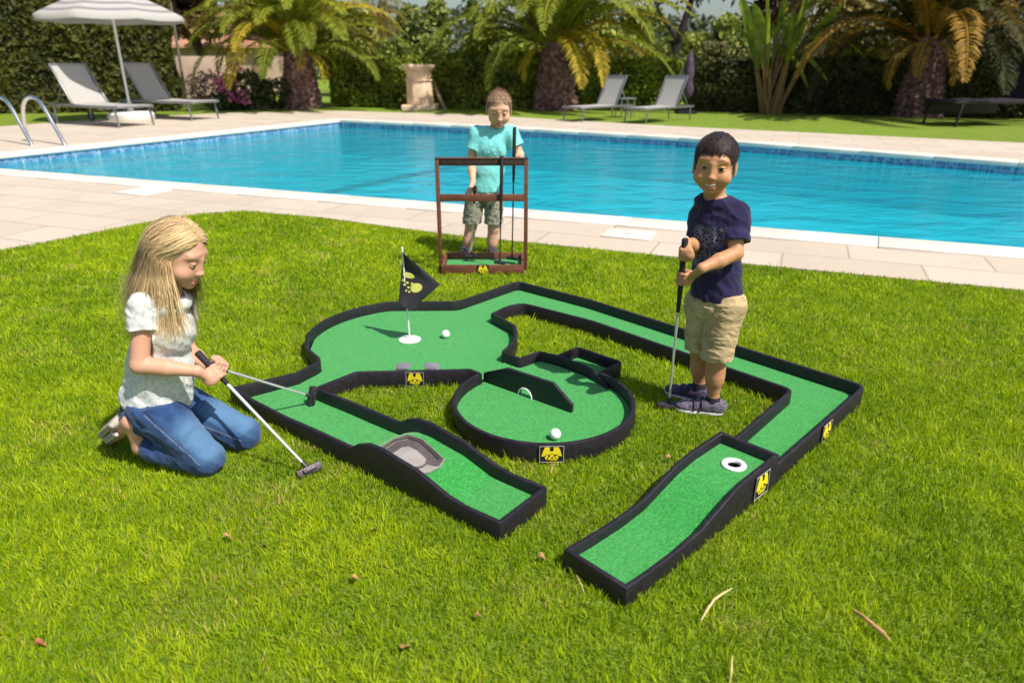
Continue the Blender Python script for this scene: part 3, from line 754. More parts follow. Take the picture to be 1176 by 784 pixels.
# ---- pool ladder
M_STEEL = simple('stainless_steel', (.80, .80, .80), .28, .05, 20, metal=1)
t = thing('pool_ladder', 'pair of curved stainless steel pool handrails at the pool corner', 'handrail', (-6.6, 9.9, 0))
def rail(pts, name='handrail'):
    P = [Vector(p) for p in pts]; out = []
    for i in range(len(P) - 1):
        p0 = P[max(i - 1, 0)]; p1 = P[i]; p2 = P[i + 1]; p3 = P[min(i + 2, len(P) - 1)]
        for j in range(6):
            u = j / 6; out.append(.5 * ((2 * p1) + (-p0 + p2) * u + (2 * p0 - 5 * p1 + 4 * p2 - p3) * u * u + (-p0 + 3 * p1 - 3 * p2 + p3) * u ** 3))
    out.append(P[-1]); m = MB(); m.tube(out, .031, 12); m.build(name, M_STEEL, t, smooth=True)
base = G(33, 163); Yb = base.y
e = G(80, 186, -.13)
def railat(dx):
    o_ = Vector((dx, 0, 0)) if not isinstance(dx, Vector) else dx
    pl = [(33, 163, Yb), (28, 142, Yb - .02), (26.5, 124, Yb - .06), (30, 114, Yb - .12), (38, 112, Yb - .2), (48, 120, Yb - .32), (63, 146, Yb - .52), (74.5, 167, Yb - .7), (78, 178, Yb - .76), (80, 196, Yb - .8)]
    pts = [W(x, y, Y) + o_ for x, y, Y in pl]; pts[0].z = -.0; pts.append(pts[-1] + Vector((0, -.02, -.6)))
    rail(pts)
railat(0.0); railat(Vector((W(37, 165, Yb - .7).x - W(74.5, 167, Yb - .7).x, -.02, 0)))
# skimmer lid in the deck, and a paler paving tile given the same lid shape
for lb, px, py, w_, d_ in (('white square skimmer lid in the paving behind the kneeling girl', 168, 221, .42, .42), ('pale slab in the paving left of the boy in navy, shaped as a skimmer lid', 722, 271.5, .40, .30)):
    q = G(px, py); t = thing('skimmer_lid', lb, 'drain lid', (q.x, q.y, .012), DECK_ROT, group='white skimmer lids in the pool deck')
    mb = MB(); mb.box((q.x, q.y, .018), (w_, d_, .012), DECK_ROT); mb.build('lid', simple('lid_plastic', (.80, .79, .77) if px < 400 else (.74, .68, .61), .5, .04), t, bevel=.003)
    mb = MB(); mb.lathe([(.03, .0245), (.03, .027), (.02, .0285)], (q.x, q.y, 0), 14); mb.build('finger_hole', simple('lid_grip', (.5, .5, .5), .6), t)
# ================================================================== MINI-GOLF COURSE
k = N('green_carpet'); p = k.pos()
f = k.math('ADD', k.math('MULTIPLY', k.noise(p, 190, 4, .9), .68), k.math('MULTIPLY', k.noise(p, 85, 3, .8), .32)); f2 = k.noise(p, 22, 4, .7)
c = k.ramp(f, [(.36, (.003, .085, .010)), (.5, (.014, .255, .032)), (.64, (.07, .52, .105))])
c = k.mix(k.ramp(f2, [(.35, (0, 0, 0)), (.75, (.30, .30, .30))]), c, (.05, .36, .085))
M_CARPET = k.done(k.bsdf(c, .9, k.bump(f, .9, .004), Specular_IOR_Level=.2, Sheen_Weight=.3))
k = N('black_course_border'); p = k.pos()
f = k.noise(p, 45, 4, .7); f2 = k.noise(p, 420, 2)
c = k.ramp(f, [(.3, (.007, .0045, .009)), (.75, (.019, .013, .024))])
sc_ = k.noise(k.mapping(p, (9, 9, 70)), 1.6, 5, .7, .6); c = k.mix(k.ramp(sc_, [(.58, (0, 0, 0)), (.74, (.5, .5, .5))]), c, (.055, .048, .052))
M_BORDER = k.done(k.bsdf(c, k.math('ADD', k.math('MULTIPLY', f, .3), .38), k.bump(k.math('ADD', f2, k.math('MULTIPLY', f, .6)), .25, .002)))
M_YEL = simple('yellow_print', (.80, .66, .02), .5, .10, 60)
M_BLK = simple('black_print', (.012, .009, .014), .5)
M_WFR = simple('white_print', (.46, .44, .43), .5)
M_WHITE = simple('white_plastic', (.82, .82, .81), .35, .03)

def wall(name, pts, parent, th=.017, zbot=-.01, closed=False, ztop=.08, mat=None):
    """upright border strip along a ground line; pts are (x, y[, z_top])"""
    P = [Vector((q[0], q[1], 0)) for q in pts]; Z = [q[2] if len(q) > 2 else ztop for q in pts]; n = len(P); V = []; F = []
    for i in range(n):
        a = P[i - 1] if (i > 0 or closed) else None; b = P[(i + 1) % n] if (i < n - 1 or closed) else None
        e1 = (P[i] - a).normalized() if a is not None else (b - P[i]).normalized(); e2 = (b - P[i]).normalized() if b is not None else e1
        n1 = Vector((-e1.y, e1.x, 0)); n2 = Vector((-e2.y, e2.x, 0)); m = (n1 + n2).normalized(); o = m * (th / 2 / max(.45, m.dot(n1)))
        V += [P[i] - o + Vector((0, 0, zbot)), P[i] + o + Vector((0, 0, zbot)), P[i] + o + Vector((0, 0, Z[i])), P[i] - o + Vector((0, 0, Z[i]))]
    for i in range(n if closed else n - 1):
        a, b = 4 * i, 4 * ((i + 1) % n)
        for q in range(4): F.append((a + q, a + (q + 1) % 4, b + (q + 1) % 4, b + q))
    if not closed: F += [(0, 1, 2, 3), (4 * n - 4, 4 * n - 1, 4 * n - 2, 4 * n - 3)]
    m = MB(); m.add(V, F); return m.build(name, mat or M_BORDER, parent, bevel=.004, smooth=True)
def arc(cx, cy, r, a0, a1, n): return [(cx + r * math.cos(math.radians(a0 + (a1 - a0) * i / n)), cy + r * math.sin(math.radians(a0 + (a1 - a0) * i / n))) for i in range(n + 1)]
def rnd(pts, r, seg=5):
    """round the corners of an open polyline"""
    out = [pts[0]]
    for i in range(1, len(pts) - 1):
        p, a, b = Vector(pts[i][:2]), Vector(pts[i - 1][:2]), Vector(pts[i + 1][:2]); d1 = (a - p); d2 = (b - p); q = min(r, d1.length * .45, d2.length * .45)
        s, e = p + d1.normalized() * q, p + d2.normalized() * q
        for j in range(seg + 1):
            u = j / seg; v = s * (1 - u) ** 2 + p * 2 * u * (1 - u) + e * u * u; out.append((v.x, v.y) + tuple(pts[i][2:]))
    return out + [pts[-1]]

def plaque(parent, c, nrm, w_, h_, name='logo_plaque', frame=True):
    """black plaque with the yellow emblem: two flared wedges over a rounded grinning oval"""
    n = Vector((nrm[0], nrm[1], 0)).normalized(); x = Vector((-n.y, n.x, 0)); z = Vector((0, 0, 1)); c = Vector(c)
    def pt(u, v, d): return c + x * (u * w_ / 2) + z * (v * h_ / 2) + n * d
    def sheet(m, poly, d0, d1): m.prism([pt(u, v, d0) for u, v in poly], n * (d1 - d0))
    m = MB(); sheet(m, [(-1, -1), (1, -1), (1, 1), (-1, 1)], -.001, .003); pl = m.build(name, M_BLK, parent)
    if frame:
        m = MB(); t = .04
        for q in ([(-1, -1), (-1 + t, -1), (-1 + t, 1), (-1, 1)], [(1 - t, -1), (1, -1), (1, 1), (1 - t, 1)], [(-1 + t, 1 - t), (1 - t, 1 - t), (1 - t, 1), (-1 + t, 1)], [(-1 + t, -1), (1 - t, -1), (1 - t, -1 + t), (-1 + t, -1 + t)]): sheet(m, q, .003, .0045)
        m.build('white_edge', M_WFR, pl)
    m = MB()
    L = [(-.12, .05), (-.12, .42), (-.16, .86), (-.57, .84), (-.72, .35), (-.84, -.24), (-.62, -.20), (-.40, -.02)]
    sheet(m, L, .003, .005); sheet(m, [(-u, v) for u, v in L][::-1], .003, .005)
    sheet(m, [(-.13, .06), (.13, .06), (.13, .40), (-.13, .40)], .003, .0048)
    sheet(m, [(.56 * math.cos(a) , -.40 + .36 * math.sin(a)) for a in [2 * PI * i / 18 for i in range(18)]], .003, .005)
    m.build('yellow_emblem', M_YEL, pl)
    m = MB()
    for u, v, a, b in ((-.20, -.17, .09, .13), (.26, -.14, .13, .09), (.05, -.40, .09, .09), (.33, -.42, .08, .07), (-.33, -.40, .07, .07)): sheet(m, [(u - a, v - b), (u + a, v - b * .6), (u + a * .7, v + b), (u - a * .8, v + b * .7)], .005, .0058)
    sheet(m, [(-.38, -.58), (-.10, -.62), (.22, -.60), (.20, -.65), (-.10, -.68), (-.34, -.64)], .005, .0058)
    sheet(m, [(-.14, .44), (.14, .44), (.14, .84), (-.14, .84)], .005, .0058)
    m.build('black_print', M_BLK, pl)
    return pl

# ---- main track
GC, GR = (-.50, 3.30), .52
track = thing('putting_track', 'long green carpet track with black borders, running from the girl round the black flag', 'mini golf track', (-.5, 3.3, 0))
C0, C1 = Vector((-1.165, 2.640)), Vector((-.037, 1.746)); LD = (C1 - C0).normalized(); LN = Vector((-LD.y, LD.x)); LL = (C1 - C0).length
PROF = [(0, .088), (.15, .076), (.36, .072), (.55, .080), (.70, .082), (.765, .084), (.80, .108), (.86, .132), (.93, .136), (1.0, .127), (1.09, .118), (1.16, .098), (1.23, .077), (1.30, .068), (LL, .073)]
def prof(s):
    for (a, za), (b, zb_) in zip(PROF, PROF[1:]):
        if s <= b: return za + (zb_ - za) * max(0, (s - a) / (b - a))
    return PROF[-1][1]
LW = .232
def cz(s): return max(.026, prof(s) - .054) if s > .6 else .026
near = [tuple(C0 + LD * s) + (z,) for s, z in PROF]
farw = [tuple(C0 + LD * s + LN * LW) + (prof(s) if s > .5 else .08,) for s in (.30, .5, .70, .765, .80, .86, .93, 1.0, 1.09, 1.16, 1.23, 1.30, LL)]
# outer border: lane end -> near side -> green -> long lane -> corner
g1 = arc(*GC, GR, 229, 222, 1)
outer = [farw[-1]] + near[::-1] + [(-.948, 2.805, .08)] + [q + (.08,) for q in rnd([(-.948, 2.805), (-.872, 2.945), (-.985, 3.10), (-1.025, 3.27)], .05)][1:] + \
        [q + (.08,) for q in arc(*GC, GR, 172, 112, 14)] + [q + (.08,) for q in rnd([(-.64, 3.805), (-.312, 3.785), (.035, 4.185), (.459, 3.812), (1.487, 2.675), (.890, 2.050)], .05)][1:]
wall('border', outer, track)
inner_l = farw[::-1] + [(-.815, 2.66, .08), (-.686, 2.817, .08), (-.187, 2.845, .08), (-.135, 2.80, .08)]
inner_l = farw[::-1][:-1] + [(-.822, 2.655, .08), (-.686, 2.817, .08), (-.187, 2.845, .08), (-.142, 2.808, .079)]
wall('border', inner_l, track)
inner_r = rnd([(.815, 2.235), (1.168, 2.638), (.422, 3.474), (.062, 3.762), (-.03, 3.705), (-.106, 3.585)], .04) + arc(*GC, GR, 12, -28, 9)
wall('border', inner_r, track)
# carpet: flat part
flat = [tuple(C0 + LD * 0.0), tuple(C0 + LD * .62), tuple(C0 + LD * .62 + LN * LW), (-.822, 2.655), (-.686, 2.817), (-.187, 2.845), (-.14, 2.79), (-.02, 2.83), (.03, 2.965), (-.045, 3.047)] + arc(*GC, GR, -28, 12, 9)[1:] + [(-.106, 3.585), (-.03, 3.705), (.062, 3.762), (.422, 3.474), (1.168, 2.638), (.815, 2.235), (.890, 2.050), (1.487, 2.675), (.459, 3.812), (.035, 4.185), (-.312, 3.785), (-.64, 3.805)] + arc(*GC, GR, 112, 172, 14) + [(-.985, 3.10), (-.872, 2.945), (-.948, 2.805)]
V = [(*q, .026) for q in flat]; F = [tuple(range(len(flat)))]
b = len(V); ss = np.linspace(.62, LL - .005, 34); nw = 5
for s in ss:
    for j in range(nw + 1): q = C0 + LD * s + LN * (LW * j / nw); V.append((q.x, q.y, cz(s)))
for i in range(len(ss) - 1):
    for j in range(nw): o_ = b + i * (nw + 1) + j; F.append((o_, o_ + nw + 1, o_ + nw + 2, o_ + 1))
m = MB(); m.add(V, F); carpet = m.build('carpet', M_CARPET, track, smooth=True)
# bunker set in the hump
def lane(s, t, dz=.0): q = C0 + LD * s + LN * (LW * t); return Vector((q.x, q.y, cz(s) + dz))
k = N('bunker_plastic'); p = k.pos(); c = k.ramp(k.noise(p, 14, 4), [(.3, (.24, .22, .21)), (.7, (.34, .31, .30))])
M_BUNK = k.done(k.bsdf(c, .7, k.bump(k.noise(p, 160, 2), .2, .003)))
M_BUNKD = simple('bunker_step', (.085, .07, .072), .8, .25, 40)
cen = (.985, .30)
rimp = [(.800, .14), (.825, .42), (.850, .70), (.91, .84), (.99, .80), (1.055, .74), (1.085, .42), (1.075, .14), (1.03, .05), (.93, .04), (.85, .05)]
rimp = [(.835, .10), (.835, .36), (.825, .60), (.855, .78), (.93, .80), (1.00, .74), (1.07, .66), (1.085, .48), (1.082, .28), (1.06, .12), (1.0, .05), (.92, .05)]
V = []; F = []; mi = []; nP = len(rimp)
lv = [(1.0, .0035), (.985, .008), (.93, .008), (.93, -.004 + .006), (.86, .0055), (.86, .004), (.78, .004), (.78, .0025), (.55, .003), (.35, .004)]
lv = [(1.0, .003), (1.0, .0075), (.945, .0075), (.94, .006), (.88, .006), (.875, .0045), (.81, .0045), (.805, .003), (.5, .0028), (.25, .0045)]
for fr_, dz in lv:
    for s, t_ in rimp: V.append(lane(cen[0] + (s - cen[0]) * fr_, cen[1] + (t_ - cen[1]) * fr_, dz))
V.append(lane(*cen, .005))
for i in range(len(lv) - 1):
    for j in range(nP):
        F.append((i * nP + j, i * nP + (j + 1) % nP, (i + 1) * nP + (j + 1) % nP, (i + 1) * nP + j)); mi.append(1 if (i in (1, 3, 5) and j in (10, 11, 0, 1, 2, 3, 4, 5)) and i % 2 == 1 and False else (1 if i in (3, 5, 7) and j < 7 else 0))
for j in range(nP): F.append(((len(lv) - 1) * nP + j, (len(lv) - 1) * nP + (j + 1) % nP, len(V) - 1)); mi.append(0)
m = MB(); m.v = [tuple(q) for q in V]; m.f = F; m.mi = mi; bk = m.build('sand_bunker', [M_BUNK, M_BUNKD], track)
# moulded steps and the scoop mark of the bunker
for fr_ in (.955, .90, .84):
    m = MB(); pts = [lane(cen[0] + (s - cen[0]) * fr_, cen[1] + (t_ - cen[1]) * fr_, .008) for s, t_ in rimp[0:8]]; m.tube(pts, .0024, 6); m.build('moulded_step', M_BUNKD, bk)
m = MB(); pts = [lane(1.0 + .042 * math.cos(a), .33 + .17 * math.sin(a), .006) for a in np.linspace(-2.9, -.2, 12) + 1.2]; m.tube(pts, [.001, .002, .003, .0035, .004, .004, .004, .0035, .003, .003, .002, .001], 6); m.build('scoop_mark', M_BUNKD, bk)
# plaques and hinge clips
plaque(track, (-.43, 2.8315 - .0100, .042), (-.056, -1), .080, .068)
q = Vector((.890, 2.050)).lerp(Vector((1.487, 2.675)), .50); nn_ = Vector((.723, -.691)); 
plaque(track, (q.x + nn_.x * .012, q.y + nn_.y * .012, .041), nn_, .085, .072)
M_GREY = simple('grey_plastic', (.17, .17, .20), .5, .1)
for sx, tilt in ((-.485, -.15), (-.358, .25)):
    m = MB(); m.box((sx, 2.862, .087), (.066, .040, .006), M=(Matrix.Rotation(tilt * .5, 3, 'Y') @ Matrix.Rotation(.35, 3, 'X'))); m.box((sx, 2.846, .085), (.05, .026, .012)); m.build('hinge_clip', M_GREY, track, bevel=.003)

# ---- round obstacle green
RC, RR_ = (.128, 2.556), .362
ring = thing('round_green', 'round green carpet ring with black wall, tunnel barrier and a small side pocket', 'mini golf green', (RC[0], RC[1], 0))
wall('border', [q + (.08,) for q in arc(*RC, RR_, 137, 405, 60)], ring)
wall('border', rnd([(-.045, 3.052), (.034, 2.972), (.131, 3.052), (.214, 3.000), (.325, 2.892)], .012) + [(.352, 2.855, .078), (.392, 2.79, .058), (.415, 2.742, .040)], ring, th=.014)
pk = [(.214, 3.004), (.315, 3.108), (.498, 2.929), (.384, 2.812)]
wall('border', rnd(pk, .02), ring, th=.014)
z_ = .031
poly = arc(*RC, RR_, 132, 405, 56) + [(.352, 2.855), (.325, 2.892), (.214, 3.0), (.131, 3.052), (.034, 2.972), (-.03, 3.035), (-.17, 2.85)]
m = MB(); m.add([(*q, z_) for q in poly], [tuple(range(len(poly)))]); m.add([(*q, z_ - .003) for q in [(.214, 3.0), (.325, 2.892), (.384, 2.812), (.498, 2.929), (.315, 3.108)]], [(0, 1, 2, 3, 4)]); m.build('carpet', M_CARPET, ring, smooth=True)
# tunnel barrier: traced on its own upright plane
A = G(555, 438, z_); B = G(655.6, 474, z_); du = (B - A); Lb = du.length; du = du / Lb; nb_ = Vector((du.y, -du.x, 0))
def onplane(px, py):
    r = Vector(ray(px, py)); o_ = Vector((0, 0, CAM_H)); t_ = (A - o_).dot(nb_) / r.dot(nb_); return o_ + r * t_
top = [onplane(555.5, 428), onplane(581.6, 423), onplane(635, 440.5), onplane(656.5, 465.5)]
tun = A + du * (Lb * .50); tr_ = .036
hole_ = [tun + du * (tr_ * math.cos(a)) + Vector((0, 0, tr_ * 1.05 * math.sin(a))) for a in np.linspace(PI, 0, 13)]
poly = [A - Vector((0, 0, .01))] + top[:1] + top[1:] + [B - Vector((0, 0, .01))] + [tun + du * tr_ - Vector((0, 0, .01))] + hole_[::-1] + [tun - du * tr_ - Vector((0, 0, .01))]
m = MB(); m.prism(poly, -nb_ * .016); m.build('tunnel_barrier', M_BORDER, ring)
m = MB(); m.tube([q + nb_ * .001 for q in hole_], .0032, 8); m.tube([q - nb_ * .017 for q in hole_], .0025, 8)
m.build('tunnel_arch', M_WHITE, ring, smooth=True)
q = Vector((RC[0], RC[1])) + Vector((math.cos(math.radians(-88)), math.sin(math.radians(-88)))) * (RR_ + .010); 
plaque(ring, (.142, RC[1] - RR_ - .0095, .043), (.03, -1), .088, .066)

# ---- ramp with the raised hole
ramp = thing('ramp_lane', 'sloping green ramp with black sides and a raised white-rimmed hole at its top', 'mini golf ramp', (.5, 1.85, 0))
R0 = Vector((.300, 1.474)); RD = Vector((.7223, .6916)); RN = Vector((-.6916, .7223)); RL, RW = .808, .208
RP = [(0, .068), (.10, .060), (.25, .056), (.36, .064), (.45, .092), (.54, .118), (.62, .128), (RL, .132)]
def rp(s):
    for (a, za), (b, zb_) in zip(RP, RP[1:]):
        if s <= b:
            u = max(0, (s - a) / (b - a)); return za + (zb_ - za) * u
    return RP[-1][1]
def rq(s, t_, z=None): q = R0 + RD * s + RN * t_; return (q.x, q.y, z if z is not None else 0)
loop = [rq(s, 0, z) for s, z in RP] + [rq(s, RW, z) for s, z in RP[::-1]]
wall('border', loop, ramp, closed=True, th=.016)
def rc(s): return rp(s) - .036 if s < .62 else .093
V = []; F = []; S = [s for s in np.linspace(.005, .60, 24)]
for s in S:
    for j in range(6): V.append(rq(s, RW * j / 5, rc(s)))
for i in range(len(S) - 1):
    for j in range(5): o_ = i * 6 + j; F.append((o_, o_ + 6, o_ + 7, o_ + 1))
hc, hr = (.700, RW * .44), .026
zt = rc(.60); hz = lambda s: zt + (.094 - zt) * min(1, (s - .60) / .04)
for half in (0, 1):
    ang = np.linspace(PI, 0, 15) if half == 0 else np.linspace(0, -PI, 15)
    ring_ = [(hc[0] + hr * math.cos(a), hc[1] + hr * math.sin(a)) for a in ang]
    cor = [(.64, hc[1]), (.64, RW), (RL, RW), (RL, hc[1])] if half == 0 else [(RL, hc[1]), (RL, 0), (.64, 0), (.64, hc[1])]
    b = len(V); lst = cor + (ring_[::-1] if half == 0 else ring_[::-1]); V += [rq(s, t_, .094) for s, t_ in lst]; F.append(tuple(b + i for i in range(len(lst))))
b = len(V); V += [rq(.60, 0, zt), rq(.60, RW, zt), rq(.64, RW, .094), rq(.64, hc[1], .094), rq(.64, 0, .094)]; F.append((b, b + 1, b + 2, b + 3, b + 4))
m = MB(); m.add(V, F); m.build('carpet', M_CARPET, ramp, smooth=True)
hcx, hcy, _ = rq(*hc)
m = MB(); n_ = 28; V = []; F = []
for r_, z in ((.041, .0945), (.041, .099), (.038, .1015), (.0245, .1015), (.0225, .0985), (.0222, .092)):
    for i in range(n_): V.append((hcx + r_ * math.cos(2 * PI * i / n_), hcy + r_ * math.sin(2 * PI * i / n_), z))
for i in range(5):
    for j in range(n_): F.append((i * n_ + j, i * n_ + (j + 1) % n_, (i + 1) * n_ + (j + 1) % n_, (i + 1) * n_ + j))
m.add(V, F); m.build('hole_rim', M_WHITE, ramp, smooth=True)
m = MB(); m.add([(hcx + .0226 * math.cos(2 * PI * i / 24), hcy + .0226 * math.sin(2 * PI * i / 24), z) for z in (.0935, .02) for i in range(24)], [(i, (i + 1) % 24, 24 + (i + 1) % 24, 24 + i) for i in range(24)] + [tuple(range(24, 48))]); m.build('hole_cup', M_BLK, ramp)
q = R0 + RD * .70 - RN * .0105; plaque(ramp, (q.x, q.y, .068), -RN, .088, .086)

# ---- flag
fb = Vector((-.522, 3.328, .0275))
flag = thing('golf_flag', 'black triangular flag with a yellow emblem on a thin white pole and round white base', 'golf flag', fb)
m = MB(); m.lathe([(.056, 0), (.057, .003), (.050, .007), (.02, .010), (.006, .014)], fb, 36); m.build('base_disc', M_WHITE, flag, smooth=True)
ft = fb + Vector((-.012, .0, .485)); m = MB(); m.tube([fb, ft], .0042, 10); m.build('pole', M_WHITE, flag, smooth=True)
k = N('flag_cloth'); p = k.pos(); c = k.ramp(k.noise(p, 30, 4), [(.3, (.010, .006, .014)), (.7, (.022, .014, .030))])
M_FLAG = k.done(k.bsdf(c, .7, k.bump(k.noise(p, 500, 2), .3, .001), Sheen_Weight=.3))
Yf = fb.y; TP, LP, BP, RP_ = W(463, 288.5, Yf), W(457.5, 347, Yf), W(472.5, 357, Yf - .05), W(506, 325, Yf - .02)
# a drooping pennant: hoist edge at the pole, tip swung down to the right, folded at the foot
V = []; F = []; nU, nV = 14, 18
for i in range(nU + 1):
    for j in range(nV + 1):
        u, v = i / nU, j / nV
        hoist = TP.lerp(LP, v); outer_ = TP.lerp(RP_, v * 2) if v < .5 else RP_.lerp(BP, (v - .5) * 2)
        q = hoist.lerp(outer_, u)
        if v == 1.0: q = LP.lerp(BP, u)
        q = q + Vector((0, 1, 0)) * (.020 * math.sin(u * 5.0 + v * 2.2) * u * (1 - .3 * v) - .012 * u + .008 * math.sin(v * 9) * u)
        V.append(q)
for i in range(nU):
    for j in range(nV): a = i * (nV + 1) + j; F.append((a, a + nV + 1, a + nV + 2, a + 1))
n0 = len(V); V2 = [q + Vector((0, .0022, 0)) for q in V]; F2 = [tuple(n0 + i for i in f)[::-1] for f in F]
m = MB(); m.v = [tuple(q) for q in V + V2]; m.f = F + F2; m.mi = [0] * len(m.f); cl = m.build('flag_cloth', M_FLAG, flag, smooth=True)
def fl(u, v):
    i, j = u * nU, v * nV; i0, j0 = min(int(i), nU - 1), min(int(j), nV - 1); a, b = i - i0, j - j0
    g_ = lambda x, y: Vector(V[x * (nV + 1) + y])
    return g_(i0, j0).lerp(g_(i0 + 1, j0), a).lerp(g_(i0, j0 + 1).lerp(g_(i0 + 1, j0 + 1), a), b) - Vector((0, .0018, 0))
m = MB(); M_YP = simple('pale_yellow_print', (.72, .70, .16), .6)
def blotch(cu, cv, ru, rv, n=12, a0=0, a1=2 * PI): 
    ps = [fl(min(.98, max(.02, cu + ru * math.cos(a))), cv + rv * math.sin(a)) for a in np.linspace(a0, a1, n, endpoint=False)]
    m.add([fl(cu, cv)] + ps, [(0, i + 1, (i + 1) % n + 1) for i in range(n)])
blotch(.22, .44, .17, .055); blotch(.50, .63, .17, .085)
for cu, cv in ((.08, .55), (.2, .58), (.14, .63), (.28, .66), (.24, .73), (.36, .73), (.34, .58)): blotch(cu, cv, .045, .022, 8)
m.build('yellow_emblem', M_YP, cl)

# ---- balls
def ball_mat():
    k = N('golf_ball_white'); p = k.coord(); v = k.voronoi(p, 230); return k.done(k.bsdf((.85, .85, .84), .3, k.bump(v, .35, .002)))
M_BALL = ball_mat()
for lb, q in (('white golf ball on the green to the right of the black flag', G(512, 388, .026)), ('white golf ball on the round green above its yellow emblem', G(637.5, 504, .031))):
    m = MB(); nn = 14; m.lathe([(.0215 * math.sin(PI * i / nn) + 1e-4, .0215 - .0215 * math.cos(PI * i / nn)) for i in range(nn + 1)], q, 24)
    tag(m.build('golf_ball', M_BALL, smooth=True), lb, 'golf ball', 'white golf balls on the course')

# ---- putters
M_CHROME = simple('chrome_shaft', (.68, .68, .70), .34, .05, 40, metal=.55)
M_GRIP = simple('rubber_grip', (.014, .010, .016), .7, .3, 60, bump=.5)
M_HEAD = simple('putter_head_metal', (.07, .055, .075), .38, .4, 90, metal=.55, bump=.3)
M_DSHAFT = simple('dark_shaft', (.05, .04, .05), .3, .1, 40, metal=.7)
def putter(label, butt, sole, grip_len, face, head=(.105, .028, .026), shaft=M_CHROME, r=.0052, gr=.0115, group='putters', offset=0.0):
    """butt: grip end, sole: where the shaft meets the head; face: direction of the head's long axis"""
    butt, sole = Vector(butt), Vector(sole); t = thing('putter', label, 'golf club', sole, group=group); d = (sole - butt).normalized()
    m = MB(); m.tube([butt + d * grip_len * .9, sole], [r * 1.05, r * .85], 10); m.build('shaft', shaft, t, smooth=True)
    m = MB(); m.tube([butt, butt + d * .006, butt + d * grip_len * .5, butt + d * grip_len * .97, butt + d * grip_len], [gr * .8, gr * 1.1, gr, gr * .72, gr * .6], 12); m.build('grip', M_GRIP, t, smooth=True)
    f_ = Vector(face).normalized(); upv = (-d - f_ * (-d).dot(f_)).normalized(); s_ = f_.cross(upv); M = Matrix((f_, s_, upv)).transposed()
    m = MB(); m.box(sole + f_ * offset - upv * .004, head, M=M)
    m.box(sole + f_ * offset - upv * .002 + s_ * head[1] * .62, (head[0] * .55, head[1] * .5, head[2] * .55), M=M)
    m.tube([sole - d * .035, sole], [r * 1.5, r * 1.7], 8); m.build('head', M_HEAD, t, bevel=.004)
    return t

# ---- club rack
M_WOOD = None
k = N('reddish_wood'); p = k.coord(); wv = k.noise(k.mapping(p, (3, 3, 30)), 3, 5, .6, 1.0)
c = k.ramp(wv, [(.3, (.10, .030, .018)), (.7, (.21, .075, .045))]); M_WOOD = k.done(k.bsdf(c, .5, k.bump(wv, .15, .003)))
k = N('dark_rail_wood'); p = k.coord(); c = k.ramp(k.noise(k.mapping(p, (30, 3, 3)), 3, 4), [(.3, (.025, .012, .010)), (.7, (.06, .03, .024))]); M_DWOOD = k.done(k.bsdf(c, .5))
YR = 4.60; xl, xr = W(507, 313, YR).x, W(601.5, 313, YR).x; yb = YR + .33
rack = thing('club_rack', 'reddish wooden putter rack with a shallow carpeted tray at its foot', 'golf club rack', ((xl + xr) / 2, YR + .15, 0))
m = MB(); th_ = .068
m.box(((xl + xr) / 2, YR, th_ / 2), (xr - xl, .016, th_)); m.box(((xl + xr) / 2, yb, th_ / 2), (xr - xl, .016, th_))
m.box((xl + .008, (YR + yb) / 2, th_ / 2 - .001), (.016, yb - YR - .016, th_)); m.box((xr - .008, (YR + yb) / 2, th_ / 2 - .001), (.016, yb - YR - .016, th_))
m.box(((xl + xr) / 2, (YR + yb) / 2, .008), (xr - xl - .034, yb - YR - .018, .016)); m.build('tray', M_WOOD, rack, bevel=.003)
m = MB(); m.box(((xl + xr) / 2, (YR + yb) / 2, .019), (xr - xl - .036, yb - YR - .020, .005)); m.build('carpet', M_CARPET, rack)
zT = W(552, 186, YR + .12).z; zM = W(552, 227, YR + .12).z; yp = YR + .12
for x in (xl - .014, xr + .014):
    m = MB(); m.box((x, yp, (zT + .028) / 2), (.026, .034, zT + .028)); m.build('post', M_WOOD, rack, bevel=.003)
m = MB(); m.box(((xl + xr) / 2, yp - .003, zT), (xr - xl, .026, .046)); m.build('rail', M_DWOOD, rack, bevel=.003)
m = MB(); m.box(((xl + xr) / 2, yp - .003, zT + .0255), (xr - xl + .05, .036, .005)); m.build('top_strip', M_WOOD, rack)
m = MB(); m.box(((xl + xr) / 2, yp - .003, zM), (xr - xl, .022, .046)); m.build('rail', M_WOOD, rack, bevel=.003)
plaque(rack, ((xl + xr) / 2 + .003, YR - .009, .036), (0, -1), .080, .066, frame=False)
for x in ((xl + xr) / 2 - .07, (xl + xr) / 2 + .13):
    m = MB(); m.lathe([(.016, .0215), (.016, .0235), (.010, .0245)], (x, YR + .09, 0), 14); m.build('club_rest', M_WHITE, rack)
def zw(px, py, Y): return W(px, py, Y)
putter('putter with a black grip standing in the middle of the wooden rack', zw(576.5, 179, yp - .03), zw(574, 301, YR + .10), .42, (1, -.5, 0), head=(.085, .022, .02), shaft=M_DSHAFT, group='putters in the rack')
putter('taller putter at the right side of the rack, its black grip in a boy\'s hand', zw(591, 146, yp + .035), zw(588, 296, YR + .22), .36, (1, -.4, 0), head=(.085, .022, .02), shaft=M_DSHAFT, group='putters in the rack')
putter('putter with a pale shaft lowered into the rack by the boy in turquoise', zw(545.5, 214, yp + .06), zw(541, 293, YR + .26), .12, (1, .3, 0), head=(.085, .022, .02), group='putters in the rack', r=.0062)
# ================================================================== PEOPLE
import openvdb
V3 = lambda *a: np.array(a, float)
def nrm(a): a = np.asarray(a, float); return a / (np.linalg.norm(a) + 1e-12)
def frame(fwd, up=(0, 0, 1)):
    """columns: left, forward, up"""
    f = nrm(fwd); l = nrm(np.cross(up, f)); u = np.cross(f, l); return np.stack([l, f, u], 1)

